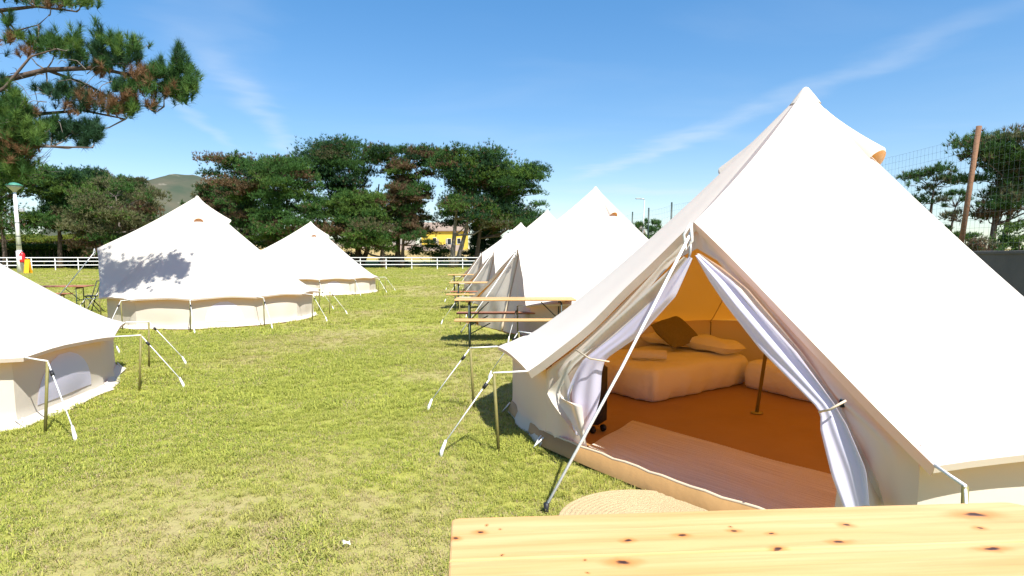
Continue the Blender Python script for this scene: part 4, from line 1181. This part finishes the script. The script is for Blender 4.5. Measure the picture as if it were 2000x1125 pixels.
shrub(1225, 1330, 452, 505, 46, 56, 'pale green shrub below the small tree in the gap between tents', SR, 'lll', z0=0, blade=(.2, .05))
shrub(1286, 1306, 434, 470, 24, 57, 'dry dark brown seed head plant showing over the roof edge of the big tent', SR, 'bd', z0=1.3, blade=(.12, .02))
pine(1232, 1300, 430, 490, 62, (1264,), 124, 'small green tree in the gap between the second and the large tent', 'trees in the gap between tents', 'ggl', low=.2, shape='round', name='small_tree', per=40, npads=14)

# ------------------------------------------------------------------ white rail fence
def rail_fence(p, q, n, label):
    p, q = Vector(p), Vector(q); d = q-p
    o = empty('rail_fence', p, label=label, cat='fence', group='white three rail fences round the campsite')
    a = math.atan2(d.y, d.x); L_ = math.hypot(d.x, d.y)
    for i in range(n):
        c = d*i/(n-1); MB().box((c.x, c.y, .70), (.085, .085, 1.42), rz=a).build('post', M['white_paint'], o)
    seg = L_/(n-1)
    for z in (.55, .98, 1.38):
        for i in range(n-1):
            c = d*(i+.5)/(n-1)-Vector((-math.sin(a), math.cos(a), 0))*.07*1
            MB().box((c.x, c.y, z), (seg-.01, .04, .08), rz=a).build('rail', M['white_paint'], o)
f0 = at(560, 525, 76); f1 = at(1100, 525, 76)
rail_fence((f0.x, 74.5, 0), (f1.x, 77, 0), 12, 'white three rail fence at the far end of the lawn below the grove')
f2 = gnd(-120, 529); f3 = at(330, 524, 76)
rail_fence((-66, 62, 0), (f3.x, 75, 0), 14, 'white three rail fence at the left behind the tall lamp post')

# ------------------------------------------------------------------ lamp posts, extinguisher, sign
def lamp_left():
    b = gnd(41, 533); o = empty('lamp_post', b, label='white tapered lamp post with a green cap at the left edge of the lawn', cat='lamp post')
    h = 7.55
    MB().tube([(0, 0, 0), (0, 0, 2.0), (-.02, 0, 2.05)], [.27, .25, .18], 14).build('base_sleeve', M['white_paint'], o, True)
    MB().tube([(0, 0, 2.0), (-.0, 0, h-.3)], [.20, .12], 14).build('column', M['white_paint'], o, True)
    MB().lathe([(.10, h-.35), (.22, h-.15), (.42, h+.05), (.62, h+.25)], 18).build('lamp_shade', M['galvanised'], o, True)
    MB().lathe([(.66, h+.25), (.68, h+.3), (.35, h+.48), (.06, h+.56)], 18).build('cap', M['lamp_green'], o, True)
    MB().tube([(0, 0, 5.7), (.45, -.05, 5.72)], .035, 6).build('bracket', M['galvanised'], o, True)
    c = MB().box((.58, -.08, 5.65), (.36, .3, .34), bev=.05); c.build('floodlight', M['galvanised'], o)
    for z in (2.5, 3.3, 4.5): MB().tube([(0, 0, z), (0, 0, z+.06)], .20-.014*(z-2)+.012, 14).build('strap', M['plastic_black'], o, True)
    e = empty('fire_extinguisher', b+Vector((.50, -.35, .95)), label='red fire extinguisher with a white label fixed beside the lamp post', cat='extinguisher')
    MB().lathe([(.05, 0), (.2, .03), (.22, .12), (.22, .72), (.17, .86), (.07, .93), (.06, 1.0)], 16).build('cylinder', M['red_paint'], e, True)
    MB().box((0, -.215, .45), (.2, .03, .3)).build('label_plate', M['paper'], e)
    MB().tube([(0, 0, 1.0), (.05, -.05, 1.08), (.2, -.08, 1.05)], .03, 6).build('handle', M['plastic_black'], e, True)
    y = empty('caution_sign', b+Vector((1.05, -.5, 0)), R(10), label='yellow folding floor sign standing right of the lamp post', cat='sign')
    for s in (-1, 1):
        MB().box((0, s*.16, .62), (.42, .03, 1.28), rx=s*R(14), bev=.012).build('panel', M['yellow_paint'], y)
    MB().tube([(-.1, 0, 1.22), (0, 0, 1.34), (.1, 0, 1.22)], .025, 6).build('handle', M['yellow_paint'], y, True)
lamp_left()
def lamp_right():
    t = at(1259, 388, 62); b = Vector((t.x, 62, 0)); h = t.z
    o = empty('street_lamp', b, label='thin grey street lamp with a short arm in the gap between the tents', cat='street lamp')
    MB().tube([(-.25, 0, 0), (0, 0, h-.1)], [.10, .055], 10).build('column', M['galvanised'], o, True)
    MB().tube([(0, 0, h-.1), (-.1, 0, h), (-.5, 0, h+.02)], .05, 8).build('arm', M['galvanised'], o, True)
    MB().box((-.62, 0, h+.03), (.55, .22, .10), bev=.03).build('lamp_head', M['galvanised'], o)
lamp_right()

# ------------------------------------------------------------------ retaining wall and wire fence on the right
W0 = Vector((9.15, 3.0, 0)); W1 = Vector((5.3, 40, 0)); wd = (W1-W0); wa = math.atan2(wd.y, wd.x); wl = wd.length; wu = wd.normalized(); wn = Vector((wu.y, -wu.x, 0))
wallo = empty('retaining_wall', W0, label='grey concrete retaining wall at the right edge behind the big tent', cat='wall')
for i in range(9):
    L_ = wl/9; c = wu*(L_*(i+.5))
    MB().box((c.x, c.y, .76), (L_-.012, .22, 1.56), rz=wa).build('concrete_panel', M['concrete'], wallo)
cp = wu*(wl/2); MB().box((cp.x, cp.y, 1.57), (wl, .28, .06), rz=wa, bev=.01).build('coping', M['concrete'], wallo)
# the raised ground behind it
def bank():
    def fn(u, v):
        p = W0+wu*(-12+(wl+20)*u)+wn*(.12+45*v**1.6)
        return Vector((p.x, p.y, (1.42+.35*math.sin(5*u+3*v)*min(1, v*5))*(1-max(0, v-.6)/.4)-.05))
    m = mat('bank_soil', (.16, .15, .06), 1, .05, noise=(.8, .9, (.22, .16, .08)), bump=(8, 1))
    b = MB().grid(fn, 40, 24).build('embankment', m, None, True); tag(b, 'raised rough ground behind the concrete wall', kind='structure')
bank()
wf = empty('wire_fence', W0+Vector((0, 0, 1.6)), label='tall wire mesh fence on posts above the concrete wall', cat='fence')
def wp(s, z): return wu*s+Vector((0, 0, z))
def s_at(y): return (y-W0.y)/wu.y
hh = 2.05
for y_, lean, rr, m_ in ((11.6, .20, .045, 'wood_post'), (5.2, 0, .05, 'wood_post'), (16.5, .0, .035, 'steel_green'), (21, 0, .035, 'steel_green'), (26.6, .02, .035, 'steel_green'), (29.6, .02, .035, 'steel_green'), (32.2, .03, .035, 'steel_green'), (38, 0, .035, 'steel_green')):
    s = s_at(y_)
    MB().tube([wp(s, -.2), wp(s, hh+(.2 if m_ == 'wood_post' else .12))+Vector((lean, 0, 0))], rr, 10).build('post', M[m_], wf, True)
sp_ = [5.2, 11.6, 16.5, 21, 26.6, 29.6, 32.2, 38]
for a_, b_ in zip(sp_[:-1], sp_[1:]):
    s0, s1 = s_at(a_), s_at(b_); mb = MB(); far = a_ > 20
    nv = int((s1-s0)/(.10 if not far else .2)); nh = 15 if not far else 9
    wr = .0016 if not far else .002
    for i in range(nv+1):
        s = s0+(s1-s0)*i/nv; sg = .05*math.sin(math.pi*i/nv)
        mb.tube([wp(s, 0), wp(s, hh-sg)], wr, 3, False)
    for j in range(nh+1):
        z = hh*j/nh
        mb.tube([wp(s0+(s1-s0)*k/6, z-.05*math.sin(math.pi*k/6)*j/nh) for k in range(7)], wr*1.15, 3, False)
    o = mb.build('wire_mesh', M['wire'], wf); o['kind'] = 'stuff'

# ------------------------------------------------------------------ house and walls beyond the grove
def house(u0, u1, veave, vridge, y, wall_m, label, wins, depth=8.):
    a, b = at(u0, veave, y), at(u1, veave, y); zb = float(rise(np.array((a.x+b.x)/2), np.array(y)))
    o = empty('house', ((a.x+b.x)/2, y, zb), R(-6), label=label, cat='house', group='houses beyond the grove')
    W = b.x-a.x; h = a.z-zb; rz_ = at(u0, vridge, y).z-zb
    w = MB().box((0, depth/2, h/2-.3), (W, depth, h+.6)).build('wall', wall_m, o)
    rf = MB(); ov_ = .5
    rf.add([(-W/2-ov_, -ov_, h), (W/2+ov_, -ov_, h), (W/2+ov_, depth+ov_, h), (-W/2-ov_, depth+ov_, h), (-W/2-ov_, depth/2, rz_), (W/2+ov_, depth/2, rz_),
            (-W/2-ov_, -ov_, h-.18), (W/2+ov_, -ov_, h-.18), (W/2+ov_, depth+ov_, h-.18), (-W/2-ov_, depth+ov_, h-.18)],
           [(0, 1, 5, 4), (2, 3, 4, 5), (0, 4, 3), (1, 2, 5), (6, 7, 1, 0), (7, 8, 2, 1), (8, 9, 3, 2), (9, 6, 0, 3), (9, 8, 7, 6)])
    ro = rf.build('roof', M['roof_tile'], o)
    MB().box((W*.28, depth*.55, rz_+.4), (.7, .7, 1.4)).build('chimney', wall_m, ro)
    for fx, fz, ww, wh in wins:
        f = MB()
        x, z = W*fx, h*fz
        for c, s in (((x, -.02, z+wh/2), (ww+.16, .12, .08)), ((x, -.02, z-wh/2), (ww+.16, .16, .08)), ((x-ww/2, -.02, z), (.08, .12, wh)), ((x+ww/2, -.02, z), (.08, .12, wh))): f.box(c, s)
        wo = f.build('window', M['white_paint'], o)
        MB().box((x, -.012, z), (ww-.06, .05, wh-.06)).build('pane', M['window_glass'], wo)
    return o
house(822, 905, 450, 432, 175, M['house_yellow'], 'yellow rendered house with a brown tiled roof between the grove trunks', ((-.18, .48, 1.0, 1.5), (.17, .42, 1.1, 1.7), (.40, .45, 1, 1.5)))
house(690, 800, 452, 436, 190, M['house_grey'], 'grey house mostly hidden behind the trunks of the grove', ((-.2, .5, 1.2, 1.3), (.2, .5, 1.2, 1.3)))
house(1240, 1256, 456, 447, 120, M['house_grey'], 'small pale house corner in the gap beside the street lamp', ((.1, .5, .5, .7),), 5.)
def field_wall():
    a, b = at(640, 480, 150), at(905, 480, 150); za = float(rise(np.array(a.x), np.array(150.)))
    o = empty('field_wall', (a.x, 150, za), label='pinkish rendered boundary wall in front of the yellow house', cat='wall')
    W = b.x-a.x; n = 16
    for i in range(n):
        x = W*(i+.5)/n; zz = float(rise(np.array(a.x+x), np.array(150.)))-za
        MB().box((x, 0, zz+.6), (W/n-.08, .25, 1.7+.12*math.sin(i*2.1))).build('wall_panel', M['wall_pink'], o)
    for i in range(n+1):
        x = W*i/n; MB().box((x, -.02, .7), (.3, .4, 2.0)).build('pillar', M['house_grey'], o)
field_wall()
def left_wall():
    a, b = at(-60, 462, 118), at(130, 462, 118); za = float(rise(np.array(a.x), np.array(118.)))
    o = empty('stone_wall', (a.x, 118, za), label='pale stone wall above the sunlit hedge bank on the left', cat='wall')
    W = b.x-a.x
    for i in range(10):
        MB().box((W*(i+.5)/10, 0, .8), (W/10-.05, .4, 2.2+.2*math.sin(i*3.)), bev=.05).build('wall_section', M['concrete'], o)
left_wall()

# ------------------------------------------------------------------ grass
def grass():
    r = np.random.default_rng(3)
    # four tufts of bent blades
    def tuft(seed, nb, spread, h, w, kind):
        rr = np.random.default_rng(seed); V = []; F = []; C = []
        for i in range(nb):
            a = rr.random()*6.283; d = rr.random()**.6*spread
            b = np.array([d*math.cos(a), d*math.sin(a), -.004]); L_ = h*(.45+.75*rr.random())
            la = rr.random()*6.283; lean = .6+.85*rr.random()
            dr = np.array([math.cos(la), math.sin(la), 0]); sd = np.array([-dr[1], dr[0], 0])*w*(.6+.7*rr.random())
            p1 = b+dr*L_*.30*lean+np.array([0, 0, L_*.55]); p2 = b+dr*L_*.95*lean+np.array([0, 0, L_*(.85-.45*lean)])
            n = len(V); V += [b-sd*.6, b+sd*.6, p1+sd*.5, p1-sd*.5, p2]; F += [(n, n+1, n+2, n+3), (n+3, n+2, n+4)]
            g = rr.random(); dry = rr.random() < {'mix': .2, 'green': .04, 'straw': .75}[kind]
            c = tuple(np.array([.46, .37, .20])*(.7+.5*rr.random())) if dry else tuple(np.array([.18, .255, .032])*(1-g)+np.array([.52, .51, .105])*g)
            C += [(*c, 1)]*5
        me = bpy.data.meshes.new('tuft'); me.from_pydata([tuple(v) for v in V], [], F); me.update()
        at_ = me.attributes.new('tint', 'FLOAT_COLOR', 'POINT'); at_.data.foreach_set('color', np.array(C, np.float32).ravel())
        me.materials.append(M['blade'])
        return bpy.data.objects.new('tuft', me)
    m = bpy.data.materials.new('blade'); m.use_nodes = True; M['blade'] = m
    t = m.node_tree; L = t.links.new; b = t.nodes['Principled BSDF']; out = t.nodes['Material Output']
    b.inputs['Roughness'].default_value = .65; b.inputs['Specular IOR Level'].default_value = .2
    a1 = N(t, 'ShaderNodeAttribute'); a1.attribute_name = 'tint'
    a2 = N(t, 'ShaderNodeAttribute', attribute_type='INSTANCER'); a2.attribute_name = 'dry'
    mx = N(t, 'ShaderNodeMixRGB'); mr = N(t, 'ShaderNodeMath', operation='MULTIPLY'); L(a2.outputs['Fac'], mr.inputs[0]); mr.inputs[1].default_value = .62
    L(mr.outputs[0], mx.inputs[0]); L(a1.outputs['Color'], mx.inputs[1]); mx.inputs[2].default_value = (.43, .34, .16, 1)
    L(mx.outputs[0], b.inputs['Base Color'])
    tr = N(t, 'ShaderNodeBsdfTranslucent'); L(mx.outputs[0], tr.inputs[0])
    ms = N(t, 'ShaderNodeMixShader'); ms.inputs[0].default_value = .3; L(b.outputs[0], ms.inputs[1]); L(tr.outputs[0], ms.inputs[2]); L(ms.outputs[0], out.inputs[0])
    tufts = [tuft(1, 18, .06, .055, .0042, 'mix'), tuft(2, 16, .07, .045, .0050, 'mix'), tuft(3, 18, .05, .085, .0046, 'green'), tuft(4, 14, .08, .050, .0040, 'straw')]
    P = []; S = []
    def ring(y0, y1, dens, sc0, sc1):
        n = int(dens*(y1**2-y0**2)*.86)
        yy = np.sqrt(y0**2+(y1**2-y0**2)*r.random(n)); uu = -.86+1.72*r.random(n)
        x = uu*yy; k = np.ones(n, bool)
        x = x; P.append(np.stack([x, yy], 1)); S.append(sc0+(sc1-sc0)*r.random(n))
    ring(2.4, 6, 800, .6, 1.15); ring(6, 12, 360, .8, 1.4); ring(12, 24, 80, 1.2, 2.0); ring(24, 46, 22, 1.6, 2.8); ring(46, 82, 8, 2.4, 3.8)
    P = np.concatenate(P); S = np.concatenate(S)
    for C, rad in (((1.79, 13.6), 2.5), ((1.13, 20.3), 2.5), ((.39, 27.75), 2.5), ((-7.6, 15.3), 2.55), ((-8.42, 26.4), 2.55), ((-7.6, 6.35), 3.0), ((.76, 3.34), .5)):
        k = np.hypot(P[:, 0]-C[0], P[:, 1]-C[1]) > rad; P, S = P[k], S[k]
    # keep clear of the groundsheet of the open tent
    pa = np.mod(np.arctan2(P[:, 1]-R1C[1], P[:, 0]-R1C[0])-R1['az'][0], 2*math.pi); pr = np.hypot(P[:, 0]-R1C[0], P[:, 1]-R1C[1])
    ring_a = np.array([z-R1['az'][0] for z in R1['az']]+[2*math.pi])
    X_ = np.array([r_*math.cos(q) for r_, q in zip(R1['rb']+[R1['rb'][0]], ring_a)]); Y_ = np.array([r_*math.sin(q) for r_, q in zip(R1['rb']+[R1['rb'][0]], ring_a)])
    i_ = np.clip(np.searchsorted(ring_a, pa, 'right')-1, 0, len(ring_a)-2)
    ex, ey = X_[i_+1]-X_[i_], Y_[i_+1]-Y_[i_]
    qx, qy = pr*np.cos(pa)-X_[i_], pr*np.sin(pa)-Y_[i_]
    k = (ex*qy-ey*qx) < -.05*np.hypot(ex, ey); P, S = P[k], S[k]
    k = P[:, 0] < 8.95-.105*(P[:, 1]-3); P, S = P[k], S[k]
    d = dryness(P[:, 0], P[:, 1])
    k = r.random(len(P)) > d*.62; P, S, d = P[k], S[k], d[k]
    cl = fbm(P[:, 0]*1.6, P[:, 1]*1.6, 44, 3)
    S = S*(.45+.75*cl)*(1-.3*d)
    n = len(P)
    V = np.zeros((n, 3)); V[:, :2] = P; V[:, 2] = .02*(fbm(P[:, 0]*.8, P[:, 1]*.8, 3, 3)-.5)-.010
    me = bpy.data.meshes.new('grass'); me.vertices.add(n); me.vertices.foreach_set('co', V.astype(np.float32).ravel())
    for nm, dat in (('dry', np.clip(d+(r.random(n)-.5)*.3, 0, 1)), ('scl', S), ('rot', r.random(n)*6.283)):
        a_ = me.attributes.new(nm, 'FLOAT', 'POINT'); a_.data.foreach_set('value', dat.astype(np.float32))
    vi = me.attributes.new('kind_index', 'INT', 'POINT'); 
    q_ = r.random(n); kinds = np.where(q_ < .45, 0, np.where(q_ < .8, 1, np.where(q_ < .9, 2, 3)))
    kinds = np.where((r.random(n) < d*.9), 3, kinds)
    gp = fbm(P[:, 0]*.9+40, P[:, 1]*.9, 91, 3); kinds = np.where((gp > .57) & (r.random(n) < .55), 2, kinds)
    vi.data.foreach_set('value', kinds.astype(np.int32))
    o = bpy.data.objects.new('grass', me); col.objects.link(o)
    tag(o, 'short lawn grass with green and straw coloured blades', 'grass', kind='stuff')
    ng = bpy.data.node_groups.new('scatter', 'GeometryNodeTree')
    ng.interface.new_socket('Geometry', in_out='INPUT', socket_type='NodeSocketGeometry'); ng.interface.new_socket('Geometry', in_out='OUTPUT', socket_type='NodeSocketGeometry')
    gi, go = ng.nodes.new('NodeGroupInput'), ng.nodes.new('NodeGroupOutput')
    j = ng.nodes.new('GeometryNodeJoinGeometry'); G = ng.links.new
    for tf in reversed(tufts):
        oi = ng.nodes.new('GeometryNodeObjectInfo'); oi.inputs['Object'].default_value = tf; oi.inputs['As Instance'].default_value = True
        G(oi.outputs['Geometry'], j.inputs[0])
    ip = ng.nodes.new('GeometryNodeInstanceOnPoints'); ip.inputs['Pick Instance'].default_value = True
    m2p = ng.nodes.new('GeometryNodeMeshToPoints')
    G(gi.outputs[0], m2p.inputs['Mesh']); G(m2p.outputs[0], ip.inputs['Points']); G(j.outputs[0], ip.inputs['Instance'])
    def att(nm, tp):
        q = ng.nodes.new('GeometryNodeInputNamedAttribute'); q.data_type = tp; q.inputs[0].default_value = nm
        return [s for s in q.outputs if s.enabled and s.name == 'Attribute'][0]
    G(att('kind_index', 'INT'), ip.inputs['Instance Index'])
    cx = ng.nodes.new('ShaderNodeCombineXYZ'); G(att('rot', 'FLOAT'), cx.inputs[2]); G(cx.outputs[0], ip.inputs['Rotation'])
    G(att('scl', 'FLOAT'), ip.inputs['Scale'])
    G(ip.outputs[0], go.inputs[0])
    md = o.modifiers.new('scatter', 'NODES'); md.node_group = ng
grass()
